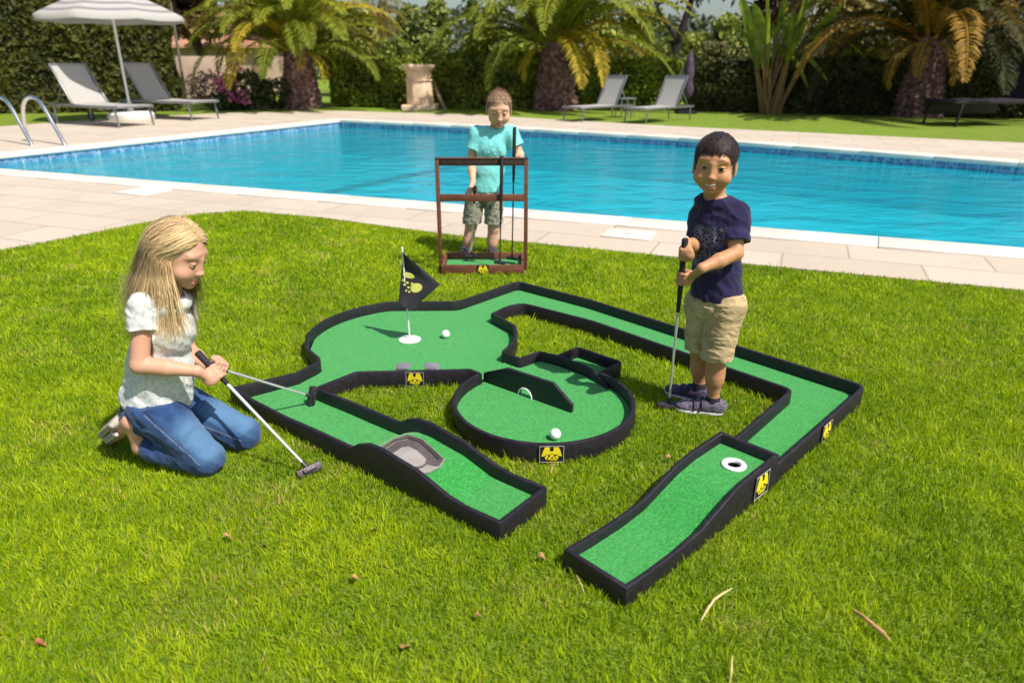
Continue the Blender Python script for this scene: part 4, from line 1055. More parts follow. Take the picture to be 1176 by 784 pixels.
class Sdf:
    """signed distances on a grid, joined smoothly, turned into ONE surface"""
    BIG = .06
    def __init__(s, lo, hi, h):
        s.h = h; s.lo = np.asarray(lo, float); s.n = np.ceil((np.asarray(hi, float) - s.lo) / h).astype(int) + 1
        s.D = np.full(s.n, s.BIG, np.float32)
    def win(s, lo, hi, m):
        a = np.clip(np.floor((np.minimum(lo, hi) - m - s.lo) / s.h).astype(int), 0, s.n); b = np.clip(np.ceil((np.maximum(lo, hi) + m - s.lo) / s.h).astype(int) + 1, 0, s.n)
        sl = tuple(slice(x, y) for x, y in zip(a, b))
        ax = [(s.lo[i] + s.h * np.arange(a[i], b[i])).astype(np.float32) for i in range(3)]
        return sl, ax[0][:, None, None], ax[1][None, :, None], ax[2][None, None, :]
    def put(s, sl, d, k, sub):
        D = s.D[sl]
        if D.size == 0: return
        if not sub:
            if k < 1e-5: s.D[sl] = np.minimum(D, d); return
            h = np.clip(.5 + .5 * (D - d) / k, 0, 1); s.D[sl] = D * (1 - h) + d * h - k * h * (1 - h)
        else:
            d = -d
            if k < 1e-5: s.D[sl] = np.maximum(D, d); return
            h = np.clip(.5 - .5 * (D - d) / k, 0, 1); s.D[sl] = D * (1 - h) + d * h + k * h * (1 - h)
    def cap(s, a, b, ra, rb=None, k=.01, sub=False, flat=None):
        a = np.asarray(a, float); b = np.asarray(b, float); rb = ra if rb is None else rb; r = max(ra, rb)
        sl, x, y, z = s.win(np.minimum(a, b) - r, np.maximum(a, b) + r, k + .014); ba = b - a; L = ba @ ba + 1e-12
        t = np.clip(((x - a[0]) * ba[0] + (y - a[1]) * ba[1] + (z - a[2]) * ba[2]) / L, 0, 1)
        d = np.sqrt((x - a[0] - t * ba[0]) ** 2 + (y - a[1] - t * ba[1]) ** 2 + (z - a[2] - t * ba[2]) ** 2) - (ra + (rb - ra) * t)
        s.put(sl, d, k, sub); return s
    def ell(s, c, r, R=np.eye(3), k=.01, sub=False):
        c = np.asarray(c, float); r = np.asarray(r, float); ext = np.sqrt(((np.asarray(R) * r) ** 2).sum(1))
        sl, x, y, z = s.win(c - ext, c + ext, k + .014); q = [(x - c[0]) * R[0, i] + (y - c[1]) * R[1, i] + (z - c[2]) * R[2, i] for i in range(3)]
        k0 = np.sqrt(sum((q[i] / r[i]) ** 2 for i in range(3))); k1 = np.sqrt(sum((q[i] / r[i] ** 2) ** 2 for i in range(3))) + 1e-6
        s.put(sl, k0 * (k0 - 1) / k1, k, sub); return s
    def box(s, c, hs, R=np.eye(3), rd=.005, k=.005, sub=False):
        c = np.asarray(c, float); hs = np.asarray(hs, float); ext = (np.abs(R) * hs).sum(1)
        sl, x, y, z = s.win(c - ext, c + ext, k + .014); q = [np.abs((x - c[0]) * R[0, i] + (y - c[1]) * R[1, i] + (z - c[2]) * R[2, i]) - (hs[i] - rd) for i in range(3)]
        d = np.sqrt(sum(np.maximum(v, 0) ** 2 for v in q)) + np.minimum(np.maximum(np.maximum(q[0], q[1]), q[2]), 0) - rd
        s.put(sl, d, k, sub); return s
    def plane(s, p, n, k=.004):
        """keep the side the normal points away from"""
        p = np.asarray(p, float); n = nrm(n); sl, x, y, z = s.win(s.lo, s.lo + s.h * s.n, 0)
        s.put(sl, -((x - p[0]) * n[0] + (y - p[1]) * n[1] + (z - p[2]) * n[2]), k, True); return s
    def sub_like(s): q = Sdf.__new__(Sdf); q.h, q.lo, q.n = s.h, s.lo, s.n; q.D = np.full(s.n, s.BIG, np.float32); return q
    def merge(s, o, k=.012):
        h = np.clip(.5 + .5 * (s.D - o.D) / k, 0, 1); s.D = s.D * (1 - h) + o.D * h - k * h * (1 - h); return s
    def folds(s, amp, freq, seed, fn=None, ridge=True):
        """cloth wrinkles: noise stretched along a direction; freq is a 3x3 or 3-vector"""
        m = np.abs(s.D) < .03; idx = np.argwhere(m); p = s.lo + idx * s.h
        q = p @ np.asarray(freq, float).T if np.ndim(freq) == 2 else p * np.asarray(freq, float)
        n = vnoise(q, seed) * .65 + vnoise(q * 2.1 + 7, seed + 1) * .35
        n = (1 - np.abs(2 * n - 1) * 1.6) if ridge else (2 * n - 1)
        a = amp if fn is None else amp * fn(p)
        s.D[m] -= (a * n).astype(np.float32); return s
    def mesh(s):
        g = openvdb.FloatGrid(background=s.BIG); D = s.D.copy()
        D[0], D[-1], D[:, 0], D[:, -1], D[:, :, 0], D[:, :, -1] = (s.BIG,) * 6
        g.copyFromArray(D); v, q = g.convertToQuads(isovalue=0.0)
        v = v * s.h + s.lo; q = np.asarray(q).astype(np.int32)
        a, b, c = v[q[:, 0]], v[q[:, 1]], v[q[:, 2]]; vol = (a * np.cross(b, c)).sum()
        if vol < 0: q = q[:, ::-1]
        return v, np.ascontiguousarray(q)
    def build(s, name, mat, parent=None, attrs=None, col=None):
        v, q = s.mesh(); at = {}
        if col is not None: at['col'] = col(v)
        if attrs: at.update({kk: f(v) for kk, f in attrs.items()})
        return np_mesh(name, v, q, mat, parent, attrs=at, smooth=True)
def dcap(p, a, b):
    a = np.asarray(a, float); ba = np.asarray(b, float) - a; t = np.clip((p - a) @ ba / (ba @ ba + 1e-12), 0, 1); return np.linalg.norm(p - a - t[:, None] * ba, axis=1)
def sstep(x, a, b): t = np.clip((x - a) / (b - a), 0, 1); return t * t * (3 - 2 * t)

def skin_mat(name):
    k = N(name); c = k.attr('col', 'Color'); p = k.pos(); f = k.noise(p, 70, 4); f2 = k.noise(p, 18, 3)
    c = k.mix(k.math('MULTIPLY', f2, .22), c, k.mix(1.0, c, (1.0, .80, .74), 'MULTIPLY'))
    return k.done(k.bsdf(c, k.math('ADD', k.math('MULTIPLY', f, .2), .42), k.bump(k.noise(p, 420, 3), .12, .0015), Subsurface_Weight=.12, Subsurface_Radius=(.010, .004, .002), Subsurface_Scale=1.0, Specular_IOR_Level=.35))
M_SKIN = skin_mat('skin')
def cloth_mat(name, lo, hi, scale=18, weave=900, rough=.85, bump=.25, detail=4, sheen=.15, stretch=(1, 1, 1), attr_mix=None):
    k = N(name); p = k.pos(); f = k.noise(k.mapping(p, stretch), scale, detail, .65)
    c = k.ramp(f, [(.32, lo), (.68, hi)])
    if attr_mix: c = attr_mix(k, c, p)
    return k.done(k.bsdf(c, rough, k.bump(k.noise(p, weave, 2), bump, .0015), Sheen_Weight=sheen, Specular_IOR_Level=.25))
M_EYE = simple('eye_white', (.55, .50, .47), .35, .03)
M_IRIS = simple('dark_iris', (.012, .007, .005), .3)
def hair_mat():
    k = N('hair'); c = k.attr('col', 'Color'); return k.done(k.bsdf(c, .58, Specular_IOR_Level=.28, Sheen_Weight=.1))
M_HAIR = hair_mat()

class Head:
    """child's head in its own frame: x left, y forward, z up, centre between the ears"""
    def __init__(s, c, fwd, up=(0, 0, 1), sc=1.0): s.c = np.asarray(c, float); s.R = frame(fwd, up); s.sc = sc
    def w(s, x, y, z): return s.c + s.R @ (np.array([x, y, z]) * s.sc)
    def loc(s, p): return (p - s.c) @ s.R / s.sc
    EC, ER = (.0305, .0675, .005), .0138
    def sculpt(s, S, smile=.0, jaw=1.0, lids=(16, -13)):
        w, R, q = s.w, s.R, s.sc; s.lids = lids
        e = lambda x, y, z, rx, ry, rz, k=.012, sub=False: S.ell(w(x, y, z), np.array([rx, ry, rz]) * q, R, k * q, sub)
        c = lambda a, b, ra, rb, k=.008, sub=False: S.cap(w(*a), w(*b), ra * q, rb * q, k * q, sub)
        e(0, -.012, .036, .073, .088, .080); e(0, .020, -.008, .063, .063, .066, .02)
        e(0, .026, -.047, .052 * jaw, .053, .047, .025); e(0, .064, -.079, .017, .014, .013, .022)
        for x in (-1, 1):
            e(x * .039, .049, -.034, .024, .024, .023, .022)
            e(x * .029, .066, .032, .018, .008, .005, .026)                       # brow
            e(x * .030, .0965, .004, .016, .016, .011, .014, True)                # shallow hollow of the eye
            T = S.sub_like(); E = w(x * s.EC[0], s.EC[1], s.EC[2]); T.ell(E, np.full(3, s.ER * q), R, .001)
            # lids: a ball notched between two planes through its cross axis
            m = T.D < .01; idx = np.argwhere(m); p = (T.lo + idx * T.h - E) @ R; tilt = p[:, 2] - x * p[:, 0] * .10
            up = np.tan(np.radians(lids[0])) * p[:, 1]; lo = np.tan(np.radians(lids[1])) * p[:, 1]
            wd = np.maximum(np.maximum(tilt - up, lo - tilt) * .96, .002 * q - p[:, 1]); T.D[m] = np.maximum(T.D[m], -wd).astype(np.float32)
            S.merge(T, .0035 * q)
            e(x * .0095, .0845, -.029, .0062, .0065, .0052, .006)
            e(x * .075, -.006, -.004, .007, .018, .029, .006); e(x * .083, -.001, -.002, .005, .010, .018, .005, True)
            c((x * .073, .002, -.022), (x * .074, .004, -.030), .006, .005, .006)
        c((0, .0785, .018), (0, .0885, -.024), .0062, .0078, .016); e(0, .0915, -.0255, .0082, .0078, .0072, .008)
        up = smile * .009; wd = .019 + smile * .006; yb = .075 - smile * .004
        c((0, .0825, -.0535), (wd, yb, -.054 + up), .0044, .0024, .005); c((0, .0825, -.0535), (-wd, yb, -.054 + up), .0044, .0024, .005)
        lo = .0640 + smile * .0045
        c((-.013, .0770, -lo + up * .2), (.013, .0770, -lo + up * .2), .0048, .0048, .006); c((.013, .0770, -lo + up * .2), (wd, yb, -.055 + up), .0042, .0022, .004); c((-.013, .0770, -lo + up * .2), (-wd, yb, -.055 + up), .0042, .0022, .004)
        if smile > .8:
            c((-.014, .0865, -.0590 + up * .35), (.014, .0865, -.0590 + up * .35), .0058, .0058, .002, True); c((.014, .0865, -.0590 + up * .35), (wd * .95, .0785, -.0555 + up), .0048, .0024, .002, True); c((-.014, .0865, -.0590 + up * .35), (-wd * .95, .0785, -.0555 + up), .0048, .0024, .002, True)
            for x in (-1, 1): e(x * .042, .054, -.030, .019, .018, .017, .022)
        else: c((-wd * .9, .0842, -.0588 + up * .5), (wd * .9, .0842, -.0588 + up * .5), .0016, .0016, .002, True)
        return s
    def color(s, base, lip, brow, v, smile=0):
        p = s.loc(v); col = np.tile(np.asarray(base, float), (len(v), 1)); up = smile * .009
        near = np.abs(p).max(1) < .16
        m = lambda d, a, b: ((1 - sstep(d, a, b)) * near)[:, None]
        wd = .019 + smile * .006; yb = .075 - smile * .004; lo = .0640 + smile * .0045; dl = np.minimum(dcap(p, (-wd, yb, -.054 + up), (0, .0835, -.0535)), dcap(p, (wd, yb, -.054 + up), (0, .0835, -.0535))); dl = np.minimum(dl, dcap(p, (-.013, .0785, -lo + up * .2), (.013, .0785, -lo + up * .2)))
        for x in (-1, 1): dl = np.minimum(dl, dcap(p, (x * .013, .0785, -lo + up * .2), (x * wd, yb, -.055 + up)))
        a = m(dl, .004, .008); col = col * (1 - a) + np.asarray(lip) * a
        for x in (-1, 1):
            a = m(np.linalg.norm(p - np.array([x * .042, .062, -.035]), axis=1), .006, .028) * .35; col = col * (1 - a) + col * np.array([1.12, .82, .78]) * a
            db = np.minimum(dcap(p, (x * .015, .084, .0315), (x * .031, .080, .0360)), dcap(p, (x * .031, .080, .0360), (x * .049, .066, .0285))); a = m(db, .0018, .0055) * brow[3]; col = col * (1 - a) + np.asarray(brow[:3]) * a
            q = p - np.array([x * s.EC[0], s.EC[1], s.EC[2]]); on = np.abs(np.linalg.norm(q, axis=1) - s.ER) < .0035
            dl = np.abs(q[:, 2] - x * q[:, 0] * .10 - np.tan(np.radians(s.lids[0])) * q[:, 1]); dl = np.where(on & (q[:, 1] > .002), dl, 9); a = m(dl, .0010, .0026) * .9; col = col * (1 - a) + np.array([.025, .014, .011]) * a
        a = m(np.linalg.norm((p - np.array([0, .096, -.028])), axis=1), .004, .016) * .3; col = col * (1 - a) + col * np.array([1.1, .82, .78]) * a
        return col
    def teeth(s, parent):
        m = MB(); pts = [tuple(s.w(x, .0806 - 8 * x * x, -.0550 + 8 * x * x)) for x in np.linspace(-.018, .018, 9)]; m.tube(pts, .0036 * s.sc, 8); m.build('teeth', simple('tooth', (.55, .50, .44), .3, .05), parent, smooth=True)
    def eyes(s, parent, look=(0, 0)):
        for x in (-1, 1):
            E = s.w(x * s.EC[0], s.EC[1], s.EC[2]); r_ = .0126 * s.sc; d = s.R @ nrm([look[0], 1, look[1]])
            m = MB(); m.lathe([(r_ * math.sin(PI * i / 14) + 1e-5, -r_ * math.cos(PI * i / 14)) for i in range(15)], E, 20); ey = m.build('eye', M_EYE, parent, smooth=True)
            m = MB(); m.tube([E + d * .0105 * s.sc, E + d * .0124 * s.sc, E + d * .0130 * s.sc], [.0074 * s.sc, .0070 * s.sc, .0045 * s.sc], 16); m.build('iris', M_IRIS, ey, smooth=True)

def ribbons(name, roots, dirs_fn, nstep, step, width, parent, cols, seed=0, normal_fn=None):
    """hair: each strand a thin ribbon walked step by step"""
    rng = np.random.default_rng(seed); n = len(roots); P = [roots.copy()]; cur = roots.copy(); alive = step if np.ndim(step) else np.full(n, step)
    for i in range(nstep):
        d = dirs_fn(cur, i / nstep); cur = cur + d * alive[:, None]; P.append(cur.copy())
    P = np.stack(P, 1); T = np.gradient(P, axis=1); T /= np.linalg.norm(T, axis=2, keepdims=True) + 1e-9
    Nn = normal_fn(P.reshape(-1, 3)).reshape(P.shape); B = np.cross(T, Nn); B /= np.linalg.norm(B, axis=2, keepdims=True) + 1e-9
    tp = np.interp(np.linspace(0, 1, nstep + 1), [0, .08, .5, 1], [.45, 1, .9, .2])[None, :, None]; wv = (np.asarray(width) * rng.uniform(.6, 1.3, n))[:, None, None]
    A, C = P - B * wv * tp, P + B * wv * tp; V = np.stack([A, C], 2).reshape(-1, 3)
    base = np.arange(n)[:, None] * (nstep + 1) * 2 + np.arange(nstep)[None, :] * 2
    F = np.stack([base, base + 1, base + 3, base + 2], 2).reshape(-1, 4).astype(np.int32)
    cc = np.repeat(cols, (nstep + 1) * 2, axis=0)
    return np_mesh(name, V, F, M_HAIR, parent, attrs={'col': cc}, smooth=True)

def grip_hand(S, wrist, g, s, n, gr=.011, sc=1.0, t=None, thumb=1, lift=0):
    """hand closed round a shaft: g point on the shaft, s shaft direction, n from the shaft towards the back of the hand; fingers wrap n -> t -> -n"""
    g = np.asarray(g, float); s = nrm(s); n = nrm(np.asarray(n) - s * (np.asarray(n) @ s)); t = np.cross(s, n) if t is None else nrm(t - s * (t @ s) - n * (t @ n)) 
    wrist = np.asarray(wrist, float); fr = .0062 * sc; rho = gr + fr * .8; sp = .0128 * sc
    pc = g + n * (gr + .011 * sc) - t * .016 * sc; R = np.stack([s, t, n], 1)
    S.ell(pc, np.array([.028, .030, .0118]) * sc, R, .006); S.cap(wrist, pc - t * .008 * sc, .0165 * sc, .0125 * sc, .010)
    lens = (.92, 1.0, .95, .78)
    for i in range(4):
        o = g + s * sp * (i - 1.5) * thumb; an = [10, 62, 120, 182, 235]; an = [a * (lens[i] * .5 + .5) for a in an]
        kn = pc + s * sp * (i - 1.5) * thumb + t * .022 * sc + n * .002 * sc; pts = [pc + s * sp * .8 * (i - 1.5) * thumb, kn] + [o + (n * math.cos(math.radians(a)) + t * math.sin(math.radians(a))) * rho for a in an[1:]]
        for j in range(len(pts) - 1): S.cap(pts[j], pts[j + 1], fr * (1.12 - .07 * j), fr * (1.05 - .07 * j), .0022 if j else .006)
    tb = pc - t * .012 * sc - s * .018 * sc * thumb - n * .004 * sc; t1 = g - t * (gr + .010 * sc) - s * .020 * sc * thumb - n * .002; t2 = g - t * (gr + .004 * sc) * .6 - n * (gr + .003) * .6 + s * .010 * sc * thumb
    S.cap(tb, t1, .0105 * sc, .0082 * sc, .008); S.cap(t1, t2, .0080 * sc, .0064 * sc, .003)

def Wn(px, py, Y): return np.array(W(px, py, Y))

def scalp(head, n, seed, keep, rad=(.0745, .0895, .0815), cen=(0, -.012, .036)):
    rng = np.random.default_rng(seed); q = rng.normal(size=(n * 3, 3)); q /= np.linalg.norm(q, axis=1, keepdims=True)
    p = q * np.array(rad) + np.array(cen); p = p[keep(p, rng)][:n]
    return p, rng

# ------------------------------------------------------------ boy in navy
def shoe(parent, heel, toe, sc, mat, sole_mat, strap_mat=None, w_=.036, h_=.062, name='shoe', z0=None):
    heel = np.asarray(heel, float); toe = np.asarray(toe, float); d = toe - heel; L = np.linalg.norm(d); f = d / L; R = frame(f); P = lambda x, y, z: heel + R @ np.array([x, y, z])
    lo = np.minimum(heel, toe) - .07; hi = np.maximum(heel, toe) + .07; hi[2] = max(heel[2], toe[2]) + .13
    S = Sdf(lo, hi, .0025)
    S.ell(P(0, L * .30, .028), (w_ * .86, L * .34, .030), R, .02); S.ell(P(0, L * .72, .022), (w_, L * .30, .024), R, .02); S.ell(P(0, L * .12, .040), (w_ * .74, .040, .034), R, .02)
    S.cap(P(0, L * .20, .045), P(0, L * .16, h_), w_ * .74, w_ * .72, .015); S.cap(P(0, L * .35, .045), P(0, L * .55, .036), w_ * .6, w_ * .55, .02)
    S.plane(P(0, 0, .010), -R[:, 2]); S.plane(P(0, 0, h_), R[:, 2], .004); S.cap(P(0, L * .20, h_ - .016), P(0, L * .19, h_ + .05), w_ * .55, w_ * .60, .003, True)
    sh = S.build(name, mat, parent)
    S = Sdf(lo, hi, .0025); S.ell(P(0, L * .25, .010), (w_ * .86, L * .29, .030), R, .02); S.ell(P(0, L * .70, .010), (w_ * 1.06, L * .325, .030), R, .02); S.plane(P(0, 0, .017), R[:, 2], .003); S.plane(P(0, 0, 0), -R[:, 2], .003); S.build('sole', sole_mat, sh)
    if strap_mat:
        for y in (.42, .58):
            m = MB(); pts = [tuple(P(x * w_ * 1.0, L * (y + .02 * (1 - x * x)), .020 + .040 * math.sqrt(max(0, 1 - (x * .92) ** 2)) - (y - .42) * .05)) for x in np.linspace(-1, 1, 11)]
            m.tube(pts, .0085, 6); m.build('strap', strap_mat, sh, smooth=True)
    return sh

def boy_navy():
    Y0 = 2.60; t = thing('person', 'smiling small boy in a navy T-shirt and khaki shorts, gripping a putter with both hands', 'child', G(815, 464)); 
    f = nrm([-.62, -.78, 0]); l = nrm([.78, -.62, 0]); 
    hip = Wn(822, 349, Y0 + .0); ch = Wn(823, 272, Y0 + .01); nk = Wn(822, 226, Y0 + .01)
    hl, hr = Wn(834, 352, Y0 - .035), Wn(808, 350, Y0 + .045); kl, kr = Wn(823, 408, Y0 - .045), Wn(804, 401, Y0 + .055)
    al, ar = Wn(819, 456, Y0 - .03), Wn(803, 440, Y0 + .085)
    sl_, sr = Wn(845, 247, Y0 - .035), Wn(808, 247, Y0 + .06)
    el, er = Wn(845, 291, Y0 - .10), Wn(801, 284, Y0 + .03); wl, wr = Wn(806, 308, Y0 - .165), Wn(789, 279, Y0 - .06)
    butt, sole = Wn(787, 274, Y0 - .075), np.array(G(768, 464, .022))
    sd_ = nrm(sole - butt); gl = butt + sd_ * .155; gR = butt + sd_ * .055
    hd = Head(Wn(821, 190.5, Y0 - .01), (-.36, -.93, -.07), (.05, 0, 1), .97)
    S = Sdf(np.array([hip[0] - .22, Y0 - .27, -.01]), np.array([hip[0] + .17, Y0 + .20, 1.15]), .0021)
    R = np.stack([l, f, V3(0, 0, 1)], 1)
    for h_, k_, a_ in ((hl, kl, al), (hr, kr, ar)):
        S.cap(h_, k_, .056, .040, .02); S.cap(k_, k_ * .45 + a_ * .55, .038, .036, .015); S.cap(k_ * .5 + a_ * .5, a_, .034, .023, .015); S.ell(k_ * .68 + a_ * .32 - f * .010, (.030, .034, .055), R, .02); S.ell(k_ + f * .012, (.028, .026, .032), R, .015)
        S.cap(a_, a_ - V3(0, 0, .04), .024, .026, .01)
    S.ell(hip, (.088, .072, .075), R, .03); S.ell((hip + ch) / 2, (.080, .066, .10), R, .03); S.ell(ch, (.088, .066, .085), R, .03); S.ell(nk - V3(0, 0, .02), (.075, .045, .03), R, .02)
    S.cap(nk - V3(0, 0, .02), hd.w(0, -.012, -.05), .038, .040, .012)
    for s_, e_, w_ in ((sl_, el, wl), (sr, er, wr)):
        S.cap(s_, e_, .034, .027, .015); S.cap(e_, e_ * .5 + w_ * .5, .027, .027, .01); S.cap(e_ * .5 + w_ * .5, w_, .026, .0175, .01)
    grip_hand(S, wl, gl, sd_, nrm(l * .4 - f * 0 + V3(.25, -.75, .35)), gr=.010, sc=1.02, t=V3(-.9, -.2, -.3))
    grip_hand(S, wr, gR, sd_, V3(-.35, -.8, .45), gr=.010, sc=.95, t=V3(-.6, .3, -.6))
    hd.sculpt(S, smile=1.0, jaw=1.0, lids=(11, -9))
    base = (.50, .255, .135)
    b = S.build('body', M_SKIN, t, col=lambda v: hd.color(base, (.44, .165, .12), (.07, .035, .024, .6), v, 1.0))
    hd.eyes(t, (.08, .02)); hd.teeth(t)
    # hair
    cen = np.array([0, -.012, .036])
    def keep(p, rng):
        j = rng.normal(size=len(p)) * .004; z, y, x = p[:, 2] + j, p[:, 1], np.abs(p[:, 0])
        line = np.where(y > .045, .076, np.where(y > .012, .076 - (.045 - y) * 2.4, -.005 - (.012 - y) * .9))
        return z > line
    p, rng = scalp(hd, 8000, 3, keep)
    whorl = np.array([.01, -.05, .115])
    def dirs(wp, u):
        q = hd.loc(wp); nn = (q - cen) / np.array([.0745, .0895, .0815]) ** 2; nn /= np.linalg.norm(nn, axis=1, keepdims=True)
        fl = q - whorl; fl += np.array([0, .05, -.03]); fl -= nn * (fl * nn).sum(1, keepdims=True); fl /= np.linalg.norm(fl, axis=1, keepdims=True) + 1e-6
        d = fl + nn * (.10 - .30 * u) + jit * .20; d /= np.linalg.norm(d, axis=1, keepdims=True); return d @ hd.R.T
    jit = rng.normal(size=p.shape) * .6; tone = rng.uniform(.5, 1.6, (len(p), 1)); ln = rng.uniform(.026, .046, len(p)) * hd.sc * (1 - .35 * (p[:, 2] > .10))
    nf = lambda P: (P - hd.w(*cen))
    ribbons('hair', hd.c + (p * 1.01 @ hd.R.T) * hd.sc, dirs, 6, ln / 6, .0013, t, np.array([[.030, .015, .016]]) * tone, 4, nf)
    Sc = Sdf(hd.c - .14, hd.c + .15, .003); Sc.ell(hd.w(*cen), np.array([.0765, .0915, .0835]) * hd.sc, hd.R)
    for (a, b_) in (((0, .06, .078), (0, .97, .25)), ((0, -.01, -.052), (0, 0, -1)), ((0, .012, .0), (0, .72, -.69))): Sc.plane(hd.w(*a), hd.R @ nrm(b_), .01)
    Sc.folds(.0022, (90, 90, 90), 5); Sc.build('hair_cap', M_HAIR, t, col=lambda v: np.tile([.014, .008, .010], (len(v), 1)))
    # T-shirt
    S = Sdf(np.array([hip[0] - .2, Y0 - .2, hip[2] - .06]), np.array([hip[0] + .2, Y0 + .2, nk[2] + .05]), .0028)
    S.ell(hip + V3(0, 0, .02), (.098, .082, .10), R, .04); S.ell((hip + ch) / 2, (.091, .080, .11), R, .04); S.ell(ch, (.094, .076, .09), R, .03); S.ell(nk - V3(0, 0, .020), (.076, .052, .032), R, .02)
    for a_, b_ in ((sl_, el), (sr, er)):
        T = S.sub_like(); T.cap(a_ + nrm(a_ - b_) * .008, b_, .040, .049); T.plane(a_ * .34 + b_ * .66, nrm(b_ - a_), .003); S.merge(T, .022)
    S.cap(sl_ - V3(0, 0, .012), sr - V3(0, 0, .012), .045, .045, .03); S.ell(ch * .5 + nk * .5 - V3(0, 0, .012), (.080, .062, .062), R, .03)
    S.plane(hip + V3(0, 0, .034), V3(0, 0, -1), .004)
    S.folds(.0055, np.array([[20, 4, 9], [-5, 18, 10], [6, 6, 14]]), 31); S.folds(.0026, (36, 36, 22), 35)
    S.cap(sl_ * .6 + el * .4, el + nrm(el - sl_) * .03, .031, .042, .003, True); S.cap(nk - V3(0, 0, .012) + f * .004, nk + V3(0, 0, .06), .046, .052, .004, True); S.ell(hip - V3(0, 0, .02), (.094, .076, .05), R, .004, True)
    def pr(v):
        q = (v - ch) @ R; fr_ = sstep(q[:, 1], .02, .05); return fr_ * (1 - sstep(np.abs(q[:, 0] + .0), .058, .070)) * sstep(q[:, 2], -.125, -.105) * (1 - sstep(q[:, 2], .045, .06))
    def mixp(k, c, p):
        q = k.mapping(p, (1, 1, 1)); n1 = k.voronoi(k.mapping(p, (60, 60, 90)), 1.0, 'DISTANCE_TO_EDGE'); n2 = k.noise(p, 95, 4, .7, 1.2); n3 = k.noise(p, 20, 2)
        ln = k.math('MULTIPLY', k.math('LESS_THAN', n1, .10), k.math('GREATER_THAN', n2, .46)); bl = k.math('GREATER_THAN', k.noise(k.mapping(p, (1, 1, 2.5)), 60, 3, .8, .6), .60)
        m = k.math('MULTIPLY', k.math('MULTIPLY', k.math('MAXIMUM', ln, bl), k.attr('print')), k.math('ADD', k.math('MULTIPLY', n3, .9), .15))
        return k.mix(k.math('MULTIPLY', m, .8), c, (.34, .37, .46))
    S.build('t_shirt', cloth_mat('navy_cotton', (.012, .009, .046), (.021, .015, .072), 12, attr_mix=mixp), t, attrs={'print': pr})
    # shorts
    S = Sdf(np.array([hip[0] - .2, Y0 - .2, kl[2] - .06]), np.array([hip[0] + .2, Y0 + .2, hip[2] + .08]), .0028)
    S.ell(hip + V3(0, 0, -.005), (.098, .080, .075), R, .03)
    for h_, k_ in ((hl, kl), (hr, kr)): T = S.sub_like(); T.cap(h_ + V3(0, 0, .01), k_ + (h_ - k_) * .0, .064, .056, .01); T.ell(h_, (.066, .066, .07), R, .02); S.merge(T, .005)
    S.plane(hip + V3(0, 0, .05), V3(0, 0, 1), .004)
    S.folds(.0065, np.array([[16, 6, 12], [-6, 15, 9], [2, 2, 26]]), 51); S.folds(.0032, (34, 34, 60), 57)
    hemz = (kl[2] + kr[2]) / 2 - .004; S.plane((0, 0, hemz), (0, 0, -1), .003)
    for k_ in (kl, kr): S.cap(k_ + V3(0, 0, .05), k_ - V3(0, 0, .05), .044, .052, .003, True)
    S.build('shorts', cloth_mat('khaki_cotton', (.34, .235, .12), (.54, .41, .235), 16), t)
    ms = cloth_mat('sneaker_mesh', (.045, .035, .07), (.22, .19, .25), 90, weave=500, bump=.5, detail=2); mw = simple('white_sole', (.62, .60, .62), .6, .2, 40); mst = simple('dark_strap', (.03, .022, .05), .7, .2, 50)
    for a_, hpx, tpx, m_ in ((al, (833, 463), (787, 472), ms), (ar, (812, 448), (768, 452), cloth_mat('sneaker_shade_side', (.035, .028, .065), (.10, .085, .15), 90, weave=500, detail=2))):  # far shoe: darker copy of the mesh, shade painted into its colour
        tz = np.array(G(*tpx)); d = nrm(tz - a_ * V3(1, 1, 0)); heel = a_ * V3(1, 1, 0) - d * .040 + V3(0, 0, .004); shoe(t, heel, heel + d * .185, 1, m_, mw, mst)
        m = MB(); q = Vector(a_ - V3(0, 0, .0)); m.tube([Vector(a_) - Vector((0, 0, .045)), Vector(a_) + Vector((0, 0, -.012)), Vector(a_) + Vector((0, 0, .006))], [.031, .0295, .028], 18); m.build('sock', simple('dark_sock', (.022, .016, .035), .9, .2, 80), t, smooth=True)
    putter('putter gripped by the boy in the navy shirt, its head on the grass', butt, sole, .30, (1, .12, 0), head=(.098, .026, .024), group='putters held over the grass', offset=.0)
boy_navy()

